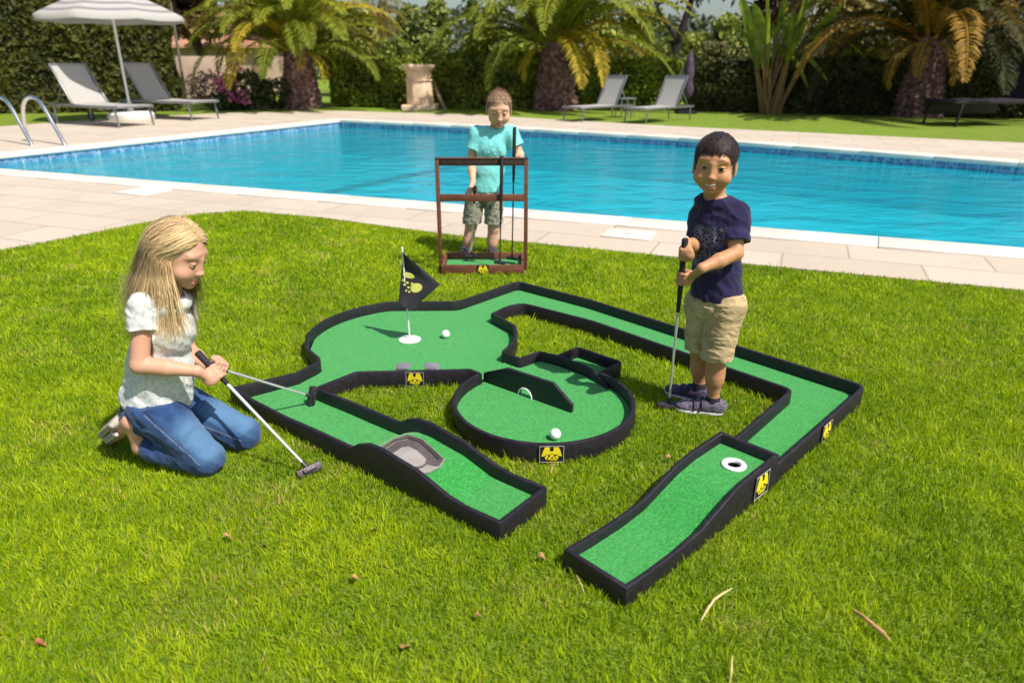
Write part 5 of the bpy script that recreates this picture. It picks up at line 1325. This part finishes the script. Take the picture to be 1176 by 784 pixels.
# ------------------------------------------------------------ boy in turquoise
def boy_turq():
    Y0 = 5.13; t = thing('person', 'boy in a turquoise T-shirt and grey patterned shorts, looking down behind the wooden rack', 'child', (W(563, 293, Y0).x, Y0, 0))
    f = nrm([.10, -1, 0]); l = nrm([1, .10, 0]); R = np.stack([l, f, V3(0, 0, 1)], 1)
    hip = Wn(558, 219, Y0); ch = Wn(564, 172, Y0 - .01); nk = Wn(568, 146, Y0 - .015)
    hl, hr = Wn(567, 224, Y0), Wn(546, 224, Y0); kl, kr = Wn(567, 262, Y0 - .01), Wn(541, 260, Y0); al, ar = Wn(564, 292, Y0 + .01), Wn(535, 290, Y0 + .01)
    sl_, sr = Wn(586, 152, Y0 - .01), Wn(548, 152, Y0 - .005); el, er = Wn(597, 178, Y0 - .03), Wn(541, 184, Y0 - .02); wl, wr = Wn(594, 184, Y0 - .18), Wn(543, 209, Y0 - .15)
    b2, s2 = Wn(591, 146, yp + .035), Wn(588, 296, YR + .22); b3, s3 = Wn(545.5, 214, yp + .06), Wn(541, 293, YR + .26)
    hd = Head(Wn(573, 126, Y0 - .05), (.05, -.93, -.36), (0, -.2, 1), 1.10)
    S = Sdf(np.array([hip[0] - .22, Y0 - .34, -.01]), np.array([hip[0] + .30, Y0 + .2, 1.22]), .0026)
    for h_, k_, a_ in ((hl, kl, al), (hr, kr, ar)):
        S.cap(h_, k_, .058, .043, .02); S.cap(k_, k_ * .45 + a_ * .55, .040, .039, .015); S.cap(k_ * .5 + a_ * .5, a_, .037, .026, .015); S.ell(k_ * .68 + a_ * .32 - f * .010, (.033, .037, .06), R, .02)
        S.cap(a_, np.maximum(a_ - V3(0, 0, .05), V3(-9, -9, .03)), .028, .03, .01)
    S.ell(hip, (.10, .075, .08), R, .03); S.ell((hip + ch) / 2, (.092, .068, .12), R, .03); S.ell(ch, (.105, .07, .09), R, .03); S.ell(nk - V3(0, 0, .02), (.085, .045, .03), R, .02)
    S.cap(nk - V3(0, 0, .02), hd.w(0, -.012, -.05), .038, .040, .012)
    for s_, e_, w_ in ((sl_, el, wl), (sr, er, wr)):
        S.cap(s_, e_, .037, .030, .015); S.cap(e_, e_ * .5 + w_ * .5, .030, .029, .01); S.cap(e_ * .5 + w_ * .5, w_, .028, .020, .01)
    d2, d3 = nrm(s2 - b2), nrm(s3 - b3)
    g2 = b2 + d2 * ((b2[2] - Wn(591, 181, yp).item(2)) / -d2[2]); grip_hand(S, wl, g2, d2, V3(.55, -.75, .2), gr=.011, sc=1.15, t=V3(-.8, -.5, 0))
    g3 = b3 + d3 * .045; grip_hand(S, wr, g3, d3, V3(-.55, -.80, .2), gr=.010, sc=1.15, t=V3(.8, -.5, 0))
    hd.sculpt(S, smile=.4, lids=(2, -14))
    b = S.build('body', M_SKIN, t, col=lambda v: hd.color((.66, .39, .27), (.50, .24, .18), (.12, .07, .045, .55), v, .4)); hd.eyes(t, (0, -.5))
    cen = np.array([0, -.012, .036])
    def keep(p, rng):
        j = rng.normal(size=len(p)) * .004; z, y = p[:, 2] + j, p[:, 1]
        return z > np.where(y > .045, .080, np.where(y > .012, .080 - (.045 - y) * 2.3, .004 - (.012 - y) * .9))
    p, rng = scalp(hd, 3000, 8, keep)
    def dirs(wp, u):
        q = hd.loc(wp); nn = (q - cen) / np.array([.0745, .0895, .0815]) ** 2; nn /= np.linalg.norm(nn, axis=1, keepdims=True)
        fl = q - np.array([0, -.05, .115]) + np.array([0, .03, 0]); fl -= nn * (fl * nn).sum(1, keepdims=True); fl /= np.linalg.norm(fl, axis=1, keepdims=True) + 1e-6
        d = fl * .8 + nn * (.55 - .4 * u) + jit * .4; d /= np.linalg.norm(d, axis=1, keepdims=True); return d @ hd.R.T
    jit = rng.normal(size=p.shape) * .6; tone = rng.uniform(.5, 1.6, (len(p), 1)); ln = rng.uniform(.010, .020, len(p)) * hd.sc
    ribbons('hair', hd.c + (p * 1.01 @ hd.R.T) * hd.sc, dirs, 3, ln / 3, .0022, t, np.array([[.38, .24, .155]]) * tone, 4, lambda P: P - hd.w(*cen))
    Sc = Sdf(hd.c - .16, hd.c + .17, .0035); Sc.ell(hd.w(*cen), np.array([.0765, .0915, .0835]) * hd.sc, hd.R)
    for (a, b_) in (((0, .06, .080), (0, .97, .25)), ((0, -.01, -.045), (0, 0, -1)), ((0, .012, .005), (0, .72, -.69))): Sc.plane(hd.w(*a), hd.R @ nrm(b_), .01)
    Sc.build('hair_cap', M_HAIR, t, col=lambda v: np.tile([.28, .175, .115], (len(v), 1)))
    S = Sdf(np.array([hip[0] - .26, Y0 - .24, hip[2] - .06]), np.array([hip[0] + .3, Y0 + .2, nk[2] + .06]), .0035)
    S.ell(hip + V3(0, 0, .02), (.118, .090, .10), R, .04); S.ell((hip + ch) / 2, (.112, .086, .14), R, .04); S.ell(ch, (.120, .084, .10), R, .03); S.ell(nk - V3(0, 0, .022), (.092, .055, .032), R, .02)
    for a_, b_ in ((sl_, el), (sr, er)):
        T = S.sub_like(); T.cap(a_, b_, .046, .060); T.plane(a_ * .40 + b_ * .60, nrm(b_ - a_), .003); S.merge(T, .022)
    S.cap(sl_ - V3(0, 0, .02), sr - V3(0, 0, .02), .052, .052, .03); S.ell(ch * .5 + nk * .5 - V3(0, 0, .02), (.100, .072, .075), R, .03)
    S.plane(hip + V3(0, 0, .0), V3(0, 0, -1), .004)
    S.folds(.0032, np.array([[16, 4, 7], [-5, 15, 8], [4, 4, 10]]), 71); S.folds(.0012, (30, 30, 20), 75)
    [S.cap(a_ * .6 + b_ * .4, b_ + nrm(b_ - a_) * .03, .038, .052, .003, True) for a_, b_ in ((sl_, el), (sr, er))]; S.cap(nk - V3(0, 0, .004), nk + V3(0, 0, .06), .048, .058, .004, True)
    def pr(v):
        q = (v - ch) @ R; r = np.sqrt((q[:, 0] / .078) ** 2 + ((q[:, 2] + .028) / .072) ** 2); return sstep(q[:, 1], .0, .03) * (1 - sstep(r, .8, 1.05))
    def mixp(k, c, p):
        n1 = k.voronoi(k.mapping(p, (34, 34, 30)), 1.0, 'DISTANCE_TO_EDGE'); n2 = k.noise(p, 48, 3, .7, 1.2)
        m = k.math('MULTIPLY', k.math('MULTIPLY', k.math('LESS_THAN', n1, .13), k.math('GREATER_THAN', n2, .44)), k.attr('print'))
        return k.mix(k.math('MULTIPLY', m, .62), c, (.05, .12, .16))
    S.build('t_shirt', cloth_mat('turquoise_cotton', (.17, .62, .66), (.25, .72, .74), 12, attr_mix=mixp), t, attrs={'print': pr})
    S = Sdf(np.array([hip[0] - .26, Y0 - .2, kl[2] - .06]), np.array([hip[0] + .26, Y0 + .2, hip[2] + .08]), .0035)
    S.ell(hip - V3(0, 0, .01), (.112, .086, .08), R, .03)
    for h_, k_ in ((hl, kl), (hr, kr)): T = S.sub_like(); T.cap(h_, k_, .070, .066, .01); S.merge(T, .005)
    S.plane(hip + V3(0, 0, .02), V3(0, 0, 1), .004); S.folds(.005, np.array([[14, 5, 8], [-6, 14, 7], [2, 2, 15]]), 81)
    S.plane((0, 0, (kl[2] + kr[2]) / 2 + .03), (0, 0, -1), .003)
    for k_ in (kl, kr): S.cap(k_ + V3(0, 0, .07), k_ - V3(0, 0, .05), .050, .060, .003, True)
    def mixs(k, c, p): return k.mix(k.math('GREATER_THAN', k.noise(p, 62, 3, .7), .53), c, (.11, .105, .085))
    S.build('shorts', cloth_mat('grey_print_cotton', (.27, .26, .21), (.38, .37, .30), 30, attr_mix=mixs), t)
    md = cloth_mat('dark_shoe', (.02, .017, .03), (.06, .05, .08), 60); mw = simple('white_shoe_sole', (.6, .6, .62), .6, .2, 40)
    for a_ in (al, ar):
        heel = a_ * V3(1, 1, 0) + V3(0, .045, .004); shoe(t, heel, heel + f * .20 + l * (.02 if a_ is al else -.03), 1, md, mw, None, w_=.040)
boy_turq()
# ------------------------------------------------------------ kneeling girl
def girl():
    t = thing('person', 'kneeling girl with long blond hair, pale T-shirt and blue jeans, holding two putters', 'child', G(195, 520))
    f = nrm([.96, .10, 0]); l = nrm([-.10, .96, 0]); R = np.stack([l, f, V3(0, 0, 1)], 1)     # her left is away from the camera
    Yc = 2.24
    hip = Wn(181, 458, Yc); ch = Wn(190, 378, Yc); nk = Wn(195, 338, Yc)
    hr, hl = Wn(178, 470, Yc - .06), Wn(200, 463, Yc + .07)
    kr = np.array(G(238, 541)); kr[2] = .052; kl = np.array(G(280, 512)); kl[2] = .052
    ar, al = Wn(162, 512, Yc - .07), Wn(196, 500, Yc + .07)
    ar[2] = max(ar[2], .055); al[2] = max(al[2], .05)
    sr, sl_ = Wn(164, 353, Yc - .085), Wn(208, 350, Yc + .085)
    er, wr = Wn(160, 419, Yc - .13), Wn(226, 426, Yc - .10)
    el, wl = Wn(214, 400, Yc + .12), Wn(240, 422, Yc + .05)
    b1, s1 = Wn(226, 404, Yc - .03), np.array(G(354.5, 538.5, .02)); d1 = nrm(s1 - b1)
    b2, s2 = Wn(238, 419, Yc + .02), W(357.5, 455, 2.60); s2 = np.array(s2); d2 = nrm(s2 - b2)
    g1 = b1 + d1 * .095; g2 = b2 + d2 * .045
    hd = Head(Wn(204, 293, Yc + .0), (.88, -.14, -.38), (.34, .02, 1), 1.0)
    S = Sdf(np.array([hip[0] - .30, Yc - .32, -.01]), np.array([hip[0] + .34, Yc + .26, .95]), .0021)
    S.ell(hip, (.085, .085, .08), R, .03); S.ell((hip + ch) / 2, (.085, .072, .11), R, .03); S.ell(ch, (.092, .072, .08), R, .03); S.ell(nk - V3(0, 0, .025), (.08, .045, .03), R, .02)
    S.cap(nk - V3(0, 0, .03), hd.w(0, -.016, -.055), .034, .034, .012)
    for h_, k_, a_ in ((hr, kr, ar), (hl, kl, al)): S.cap(h_, k_, .06, .042, .02); S.cap(k_, a_, .038, .028, .02)
    for s_, e_, w_ in ((sr, er, wr), (sl_, el, wl)):
        S.cap(s_, e_, .034, .029, .015); S.cap(e_, e_ * .55 + w_ * .45, .029, .028, .01); S.cap(e_ * .5 + w_ * .5, w_, .027, .0175, .01)
    grip_hand(S, wr, g1, d1, V3(.1, -.85, .5), gr=.0105, sc=1.12, t=V3(.9, .2, -.2))
    grip_hand(S, wl, g2, d2, V3(.2, -.1, 1), gr=.0105, sc=1.08, t=V3(.3, -.9, 0), thumb=-1)
    # bare heels and feet, toes tucked under
    fr_h, fr_t = Wn(151, 484, Yc - .09), np.array(G(124, 513)) + V3(0, .03, .022)
    S.cap(ar, fr_h, .028, .027, .015); S.cap(fr_h, fr_t, .031, .026, .012)
    hd.sculpt(S, smile=0.25, lids=(4, -14))
    base = (.60, .335, .235)
    S.build('body', M_SKIN, t, col=lambda v: hd.color(base, (.55, .20, .17), (.36, .22, .12, .5), v, .25)); hd.eyes(t, (0, -.35))
    # --- hair
    cen = np.array([0, -.012, .036])
    def keep(p, rng):
        j = rng.normal(size=len(p)) * .003; z, y, x = p[:, 2] + j, p[:, 1], np.abs(p[:, 0])
        line = np.where(y > .045, .080 - .45 * np.maximum(0, x - .02), np.where(y > .0, .066 - (.045 - y) * 2.4, -.035)); return z > line
    p, rng = scalp(hd, 15000, 13, keep)
    rng2 = np.random.default_rng(5)
    side = np.sign(p[:, 0] + .008 + rng.normal(size=len(p)) * .003); n = len(p)
    jit = rng.normal(size=(n, 3)); jit2 = rng.normal(size=(n, 3)) * .08; ph = rng.uniform(0, 6.28, n)
    back0_ = lambda q: sstep(-q[:, 1], -.03, .05)
    L = rng.uniform(.19, .27, n) + .06 * (p[:, 2] > .08) + .03 * back0_(p)
    back0 = sstep(-p[:, 1], -.03, .05)
    clump = np.round(np.arctan2(p[:, 0], p[:, 1]) * 9) ; cj = np.random.default_rng(2).normal(size=(200, 3))[(clump.astype(int) + 60) % 200]
    neck_c = nk - V3(0, 0, .02)
    def dirs(wp, u):
        q = hd.loc(wp); r = np.array([.0795, .0945, .0865]); k0 = np.linalg.norm((q - cen) / r, axis=1)
        nn = (q - cen) / r ** 2; nn /= np.linalg.norm(nn, axis=1, keepdims=True)
        fl = np.stack([side * (1.0 - .35 * back0), -.62 + .40 * sstep(p[:, 1], .015, .055) - .3 * back0, np.full(n, -.35)], 1)
        fl = fl - nn * (fl * nn).sum(1, keepdims=True); fl /= np.linalg.norm(fl, axis=1, keepdims=True) + 1e-6
        on = (1 - sstep(-q[:, 2], -.035, .015)) * (1 - sstep(k0, 1.15, 1.4))
        dl = (fl + nn * np.where(k0 < 1.0, .14, -.10)[:, None]) @ hd.R.T
        grav = np.tile(V3(0, 0, -1), (n, 1)) + np.outer(back0 * .42, -f) + cj * .022 + jit * .05
        lw = (wp - neck_c); 
        # keep clear of the shoulders and the cheeks
        q2 = (wp - (ch + V3(0, 0, .03))) @ R; k2 = np.sqrt((q2[:, 0] / .125) ** 2 + (q2[:, 1] / .096) ** 2 + (q2[:, 2] / .105) ** 2); push = np.clip(1.05 - k2, 0, .35)[:, None] * 3.0
        n2 = (q2 / np.array([.125, .096, .105]) ** 2); n2 /= np.linalg.norm(n2, axis=1, keepdims=True) + 1e-6; grav = grav + push * (n2 @ R.T)
        inh = np.clip(1.0 - k0, 0, .4)[:, None] * 6; grav = grav + inh * (nn @ hd.R.T)
        d = dl * on[:, None] + grav * (1 - on)[:, None] + jit2; d /= np.linalg.norm(d, axis=1, keepdims=True); return d
    tone = (rng.uniform(.8, 1.2, n) * (1 + .08 * cj[:, 0]))[:, None]; pale = rng.uniform(0, 1, n)[:, None]
    cols = (np.array([[.46, .30, .135]]) * (1 - pale) + np.array([[.66, .49, .27]]) * pale) * np.clip(tone, .35, 1.5)
    ribbons('hair', hd.c + (p * 1.015 @ hd.R.T) * hd.sc, dirs, 22, L / 22, 0.00095, t, cols, 14, lambda P: (P - np.where((P[:, 2] > hd.c[2] - .05)[:, None], hd.w(*cen), np.stack([np.full(len(P), neck_c[0]), np.full(len(P), neck_c[1]), P[:, 2]], 1))))
    Sc = Sdf(hd.c - .14, hd.c + .15, .003); Sc.ell(hd.w(*cen), np.array([.0765, .0915, .0835]) * hd.sc, hd.R)
    for (a, b_) in (((0, .046, .078), (0, .97, .25)), ((0, -.01, -.040), (0, 0, -1)), ((0, -.006, .0), (0, .74, -.67))): Sc.plane(hd.w(*a), hd.R @ nrm(b_), .01)
    Sc.folds(.0018, (80, 80, 80), 5); Sc.build('hair_cap', M_HAIR, t, col=lambda v: np.tile([.38, .25, .11], (len(v), 1)))
    # --- T-shirt
    S = Sdf(np.array([hip[0] - .24, Yc - .24, hip[2] - .08]), np.array([hip[0] + .26, Yc + .24, nk[2] + .05]), .0028)
    S.ell(hip + V3(0, 0, .015), (.108, .112, .10), R, .05); S.ell((hip + ch) / 2 - f * .004, (.104, .100, .13), R, .05); S.ell(ch, (.108, .090, .09), R, .03); S.ell(nk - V3(0, 0, .03), (.088, .055, .032), R, .02)
    for a_, b_ in ((sr, er), (sl_, el)):
        T = S.sub_like(); T.cap(a_ + nrm(a_ - b_) * .005, b_, .041, .046); T.plane(a_ * .66 + b_ * .34, nrm(b_ - a_) + f * .15, .003); S.merge(T, .02)
    S.plane(hip - V3(0, 0, .012), V3(0, 0, -1) - f * .06, .005)
    S.folds(.0066, np.array([[15, 3, 8], [-4, 14, 10], [7, 3, 13]]), 91); S.folds(.0030, (30, 30, 18), 95)
    [S.cap(a_ * .8 + b_ * .2, b_, .033, .041, .003, True) for a_, b_ in ((sr, er), (sl_, el))]; S.cap(nk - V3(0, 0, .018), nk + V3(0, 0, .06), .046, .052, .004, True); S.ell(hip - V3(0, 0, .035), (.098, .10, .05), R, .004, True)
    def mt(k, c, p):
        m = k.math('GREATER_THAN', k.noise(p, 75, 4, .75, .8), .54); return k.mix(k.math('MULTIPLY', m, .7), c, (.40, .42, .42))
    S.build('t_shirt', cloth_mat('pale_mottled_cotton', (.58, .60, .60), (.72, .73, .72), 14, attr_mix=mt), t)
    # --- jeans
    S = Sdf(np.array([hip[0] - .22, Yc - .34, -.012]), np.array([hip[0] + .42, Yc + .28, hip[2] + .10]), .0028)
    S.ell(hip - V3(0, 0, .02) - f * .008, (.102, .100, .085), R, .03); S.ell(hip - V3(0, 0, .06) - f * .04, (.10, .085, .075), R, .03)
    for h_, k_, a_ in ((hr, kr, ar), (hl, kl, al)):
        S.cap(h_, k_ + V3(0, 0, .006), .082, .057, .015); S.cap(k_, a_ * .80 + k_ * .20, .054, .043, .012); S.ell(k_ + f * .004, (.056, .056, .052), R, .012)
    S.plane(hip + V3(0, 0, .02), V3(0, 0, 1), .004)
    df = nrm(kr - hr); S.folds(.0062, np.stack([df * 10, l * 14, np.cross(df, l) * 30]), 111); S.folds(.0048, np.stack([df * 34, l * 9, np.cross(df, l) * 14]), 115, fn=lambda p: .35 + .65 * np.exp(-(np.minimum(np.linalg.norm(p - kr, axis=1), np.linalg.norm(p - kl, axis=1)) / .09) ** 2) + .5 * np.exp(-(np.linalg.norm(p - hip, axis=1) / .12) ** 2))
    S.plane((0, 0, .0), (0, 0, -1), .004)
    def fade(v):
        o = np.zeros(len(v))
        for h_, k_ in ((hr, kr), (hl, kl)):
            ax = nrm(k_ - h_); s_ = (v - h_) @ ax / np.linalg.norm(k_ - h_); off = (v - h_) - np.outer((v - h_) @ ax, ax); up = nrm(np.cross(ax, np.cross(V3(0, 0, 1), ax))); a = (off @ up) / (np.linalg.norm(off, axis=1) + 1e-6)
            o = np.maximum(o, sstep(s_, .25, .6) * (1 - sstep(s_, 1.0, 1.25)) * sstep(a, .2, .95) * (np.linalg.norm(off, axis=1) < .10))
        return o
    def seam(v):
        o = np.full(len(v), 9.)
        for h_, k_, a_ in ((hr, kr, ar), (hl, kl, al)):
            sgn = -1 if h_ is hr else -1
            ax = nrm(k_ - h_); s_ = (v - h_) @ ax; off = (v - h_) - np.outer(s_, ax); o = np.minimum(o, np.where((np.linalg.norm(off, axis=1) < .095) & (s_ > 0) & (s_ < np.linalg.norm(k_ - h_) * 1.05) & (off @ l * sgn > 0), np.abs(off @ np.cross(ax, l) - .012), 9))
        return 1 - sstep(o, .0008, .0026)
    def mj(k, c, p):
        c = k.mix(k.math('MULTIPLY', k.attr('fade'), .62), c, (.12, .25, .42)); st = k.math('GREATER_THAN', k.noise(p, 260, 1), .42)
        return k.mix(k.math('MULTIPLY', k.math('MULTIPLY', k.attr('seam'), st), .5), c, (.42, .42, .42))
    S.build('jeans', cloth_mat('blue_denim', (.011, .034, .115), (.030, .078, .21), 26, weave=700, bump=.5, attr_mix=mj), t, attrs={'fade': fade, 'seam': seam})
    # --- sandal on the near foot
    d = nrm(fr_t - fr_h); ax = nrm(np.cross(d, l)); ax = ax if ax @ f < 0 else -ax
    S = Sdf(np.minimum(fr_h, fr_t) - .08, np.maximum(fr_h, fr_t) + .08, .0025); Rs = np.stack([nrm(np.cross(d, ax)), d, ax], 1); mid = (fr_h + fr_t) / 2
    S.box(mid + ax * .036 - d * .004, (.041, .100, .0115), Rs, .009); S.ell(mid + ax * .026 + d * .07, (.043, .034, .018), Rs, .01); S.ell(mid + ax * .026 - d * .07, (.038, .034, .020), Rs, .01)
    msn = simple('pale_sandal', (.46, .42, .39), .55, .25, 60); msole = simple('sandal_sole', (.36, .32, .29), .7, .3, 50, bump=.4)
    sd_ = S.build('sandal', msole, t)
    for u in (-.055, -.012, .030, .058):
        m = MB(); o = mid + d * u; m.tube([tuple(o + Rs[:, 0] * .040 * math.cos(a) * 1.02 - ax * (.036 * math.sin(a) - .022)) for a in np.linspace(0, PI, 11)], .0080, 6); m.build('strap', msn, sd_, smooth=True)
    m = MB(); m.tube([tuple(mid + d * u + Rs[:, 0] * -.041 + ax * .004) for u in (-.08, -.02, .03, .08)], .0070, 6); m.build('strap', msn, sd_, smooth=True)
    putter('putter in the girl\'s right hand, slanting down to a dark head on the grass', b1, s1, .15, (.80, .60, .15), head=(.088, .028, .030), shaft=M_CHROME, group='putters held by the girl', r=.0058)
    putter('second putter in the girl\'s hands, its head resting on the black track border', b2, s2, .085, (.18, .10, .75), head=(.085, .026, .026), shaft=M_CHROME, group='putters held by the girl', r=.0052, gr=.012)
girl()
# ================================================================== GRASS
course_solid = [flat, [tuple(C0 + LD * .55), tuple(C0 + LD * (LL + .0)), tuple(C0 + LD * LL + LN * LW), tuple(C0 + LD * .55 + LN * LW)],
                arc(*RC, RR_ + .006, 0, 360, 48), [(.034, 2.972), (.131, 3.052), (.214, 3.0), (.325, 2.892), (.384, 2.812), (.2, 2.7), (-.135, 2.80), (-.187, 2.845), (-.045, 3.047)],
                pk, [rq(0, 0)[:2], rq(RL, 0)[:2], rq(RL, RW)[:2], rq(0, RW)[:2]],
                [(xl - .03, YR - .008), (xr + .03, YR - .008), (xr + .03, yb + .008), (xl - .03, yb + .008)]]
grng = np.random.default_rng(77)
def scatter(y0, y1, dens):
    a = lambda y: .80 * y + .75
    A = 2 * a(y1) * (y1 - y0); n = int(A * dens); x = grng.uniform(-a(y1), a(y1), n); y = grng.uniform(y0, y1, n)
    m = (np.abs(x) < a(y)) & inside(LAWN_NEAR, x, y)
    for c in course_solid: m &= ~inside(c, x, y)
    return x[m], y[m]
Vs, Fs, Rs_, base_i = [], [], [], 0
for y0, y1, dens, hgt, wid, nseg in ((.85, 1.9, 36000, .026, .0013, 3), (1.9, 3.0, 26000, .026, .0016, 2), (3.0, 4.3, 15000, .027, .0021, 2), (4.3, 7.0, 9000, .029, .0030, 2)):
    x, y = scatter(y0, y1, dens); n = len(x); P = np.stack([x, y, np.zeros(n)], 1)
    c1 = vnoise(P * 2.3 + 9, 41); c2 = vnoise(P * 9.0, 43); c3 = vnoise(P * 26.0, 47)
    h = hgt * grng.uniform(.45, 1.15, n) * (.78 + .40 * c2) ; long_ = grng.random(n) < .014; h[long_] *= 1.8
    for q_ in (G(240, 538), G(282, 510), G(135, 512), G(812, 468), G(790, 450)):
        dd_ = np.hypot(x - q_.x, y - q_.y); h *= .45 + .55 * np.clip(dd_ / .11 - .25, 0, 1)
    az = c3 * 9.0 + c2 * 6 + grng.normal(size=n) * .9; lean = np.clip(.15 + .42 * c2 + grng.normal(size=n) * .26, .02, 1.2)
    out = np.stack([np.cos(az), np.sin(az), np.zeros(n)], 1); fa = grng.uniform(0, 2 * PI, n); sd_ = np.stack([np.cos(fa), np.sin(fa), np.zeros(n)], 1); w_ = wid * grng.uniform(.7, 1.4, n)
    rows = []
    for i in range(nseg + 1):
        u = i / nseg; ang = lean * (.35 + .85 * u)
        c = P + out * (h * u * np.sin(ang))[:, None] + np.array([0, 0, 1.]) * (h * u * np.cos(ang * .8))[:, None]; ww = (w_ * (1 - u ** 2.2 * .88))[:, None]
        rows += [c - sd_ * ww, c + sd_ * ww]
    V = np.stack(rows, 1).reshape(-1, 3); k_ = 2 * (nseg + 1); b = (np.arange(n) * k_)[:, None]
    F = np.concatenate([b + np.array([[2 * i, 2 * i + 1, 2 * i + 3, 2 * i + 2]]) for i in range(nseg)], 0)
    tone = np.clip(.50 + (c1 - .5) * .30 + (c2 - .5) * .26 + grng.normal(size=n) * .20, 0, .86)
    dry = vnoise(P * 6.5 + 3, 59); straw = grng.random(n) < np.clip((dry - .66) * .7, .012, .22); tone[straw] = grng.uniform(.9, 1.0, straw.sum())
    Vs.append(V); Fs.append(F + base_i); Rs_.append(np.repeat(tone, k_)); base_i += len(V)
k = N('grass_blades'); a = k.attr('rnd')
c = k.ramp(a, [(0, (.075, .165, .003)), (.45, (.29, .45, .004)), (.86, (.54, .62, .010)), (.92, (.60, .47, .12)), (1, (.68, .54, .22))])
b_ = k.bsdf(c, .55, Specular_IOR_Level=.3); tl = k.n('BsdfTranslucent'); k.l(c, tl.inputs[0]); mx = k.n('MixShader'); mx.inputs[0].default_value = .42; k.l(b_, mx.inputs[1]); k.l(tl.outputs[0], mx.inputs[2])
o = np_mesh('grass', np.vstack(Vs), np.vstack(Fs).astype(np.int32), k.done(mx.outputs[0]), attrs={'rnd': np.concatenate(Rs_)}, smooth=True)
tag(o, 'short bright green mown lawn grass with a few straw blades', 'grass', kind='stuff')
print('GRASS', len(o.data.vertices))

# fallen bits on the lawn
M_DRY = simple('dry_leaf', (.36, .20, .075), .8, .35, 40, bump=.4); M_DRYR = simple('red_dry_leaf', (.34, .11, .05), .8, .35, 40); M_STRAW = simple('dry_straw', (.62, .46, .22), .7, .2, 40); M_TWIG = simple('bark_strip', (.45, .25, .10), .85, .4, 60, bump=.6)
def leaf(label, px, py, s, mat, rot, name='dry_leaf'):
    s = s * .7; q = G(px, py, .020); V = []; F = []; nu = 7; rg = np.random.default_rng(int(px)); R = Matrix.Rotation(rot, 3, 'Z')
    for i in range(nu + 1):
        u = i / nu; wv = s * .38 * math.sin(PI * min(.97, u + .04)) ** .8
        for j in (-1, 0, 1): V.append(q + R @ Vector((s * (u - .5), j * wv + rg.normal() * s * .02, abs(j) * wv * .55 + .010 * math.sin(u * 4 + rot) + (0 if j else 0))))
    for i in range(nu):
        for j in (0, 1): a = i * 3 + j; F.append((a, a + 3, a + 4, a + 1))
    m = MB(); m.add(V, F); b0 = len(m.v); m.add([v - Vector((0, 0, .0012)) for v in V], [f[::-1] for f in F]); return tag(m.build(name, mat, smooth=True), label, 'leaf', 'dry leaves fallen on the lawn')
leaf('reddish dry leaf in the grass at the lower left corner', 46, 739, .034, M_DRYR, .4)
leaf('brown dry leaf below the kneeling girl, leftmost of a pair', 262, 617, .040, M_DRY, .5)
leaf('reddish brown curled leaf just right of the pair below the girl', 303, 627, .030, M_DRYR, 1.4)
leaf('tan leaf in the grass under the bunker side of the track', 430, 608, .034, M_DRY, 1.1)
leaf('small orange-brown leaf behind the heel of the boy in navy', 845, 463, .026, M_DRY, .2)
leaf('tan leaf on the grass between the round green and the ramp', 769, 527, .042, M_DRY, .1)
leaf('pale brown leaf in the middle of the lower lawn', 550, 708, .030, M_DRY, .3)
leaf('tan crumpled leaf near the lower edge below the bunker lane', 466, 742, .046, M_DRY, 1.2)
leaf('tan leaf left of the near end of the ramp', 622, 641, .040, M_DRY, -.1)
leaf('small brown leaf left of the straw strip near the ramp', 408, 665, .032, M_DRY, .2)
def strip(name, label, cat, pts, r, mat):
    P = [G(x, y, z) for x, y, z in pts]; m = MB(); m.tube(P, [r * .55] + [r] * (len(P) - 2) + [r * .4], 7); tag(m.build(name, mat, smooth=True), label, cat)
strip('dry_straw', 'pale curved straw lying on the grass below the ramp', 'straw', [(805, 712, .02), (812, 700, .030), (820, 688, .035), (830, 681, .033), (841, 675, .022)], .0032, M_STRAW)
strip('bark_strip', 'brown strip of bark on the grass at the lower right', 'bark strip', [(980, 700, .022), (992, 708, .030), (1004, 718, .032), (1014, 726, .030), (1022, 735, .02)], .0060, M_TWIG)
strip('straw_stalk', 'short pale stem standing in the grass at the bottom edge', 'stem', [(838, 788, .0), (840, 770, .02), (841, 753, .03)], .0030, M_STRAW)
strip('grass_stalk', 'long pale grass stalk leaning against the near corner of the ramp', 'grass stalk', [(672, 684, .0), (668, 672, .035), (662, 660, .06)], .0018, M_STRAW)
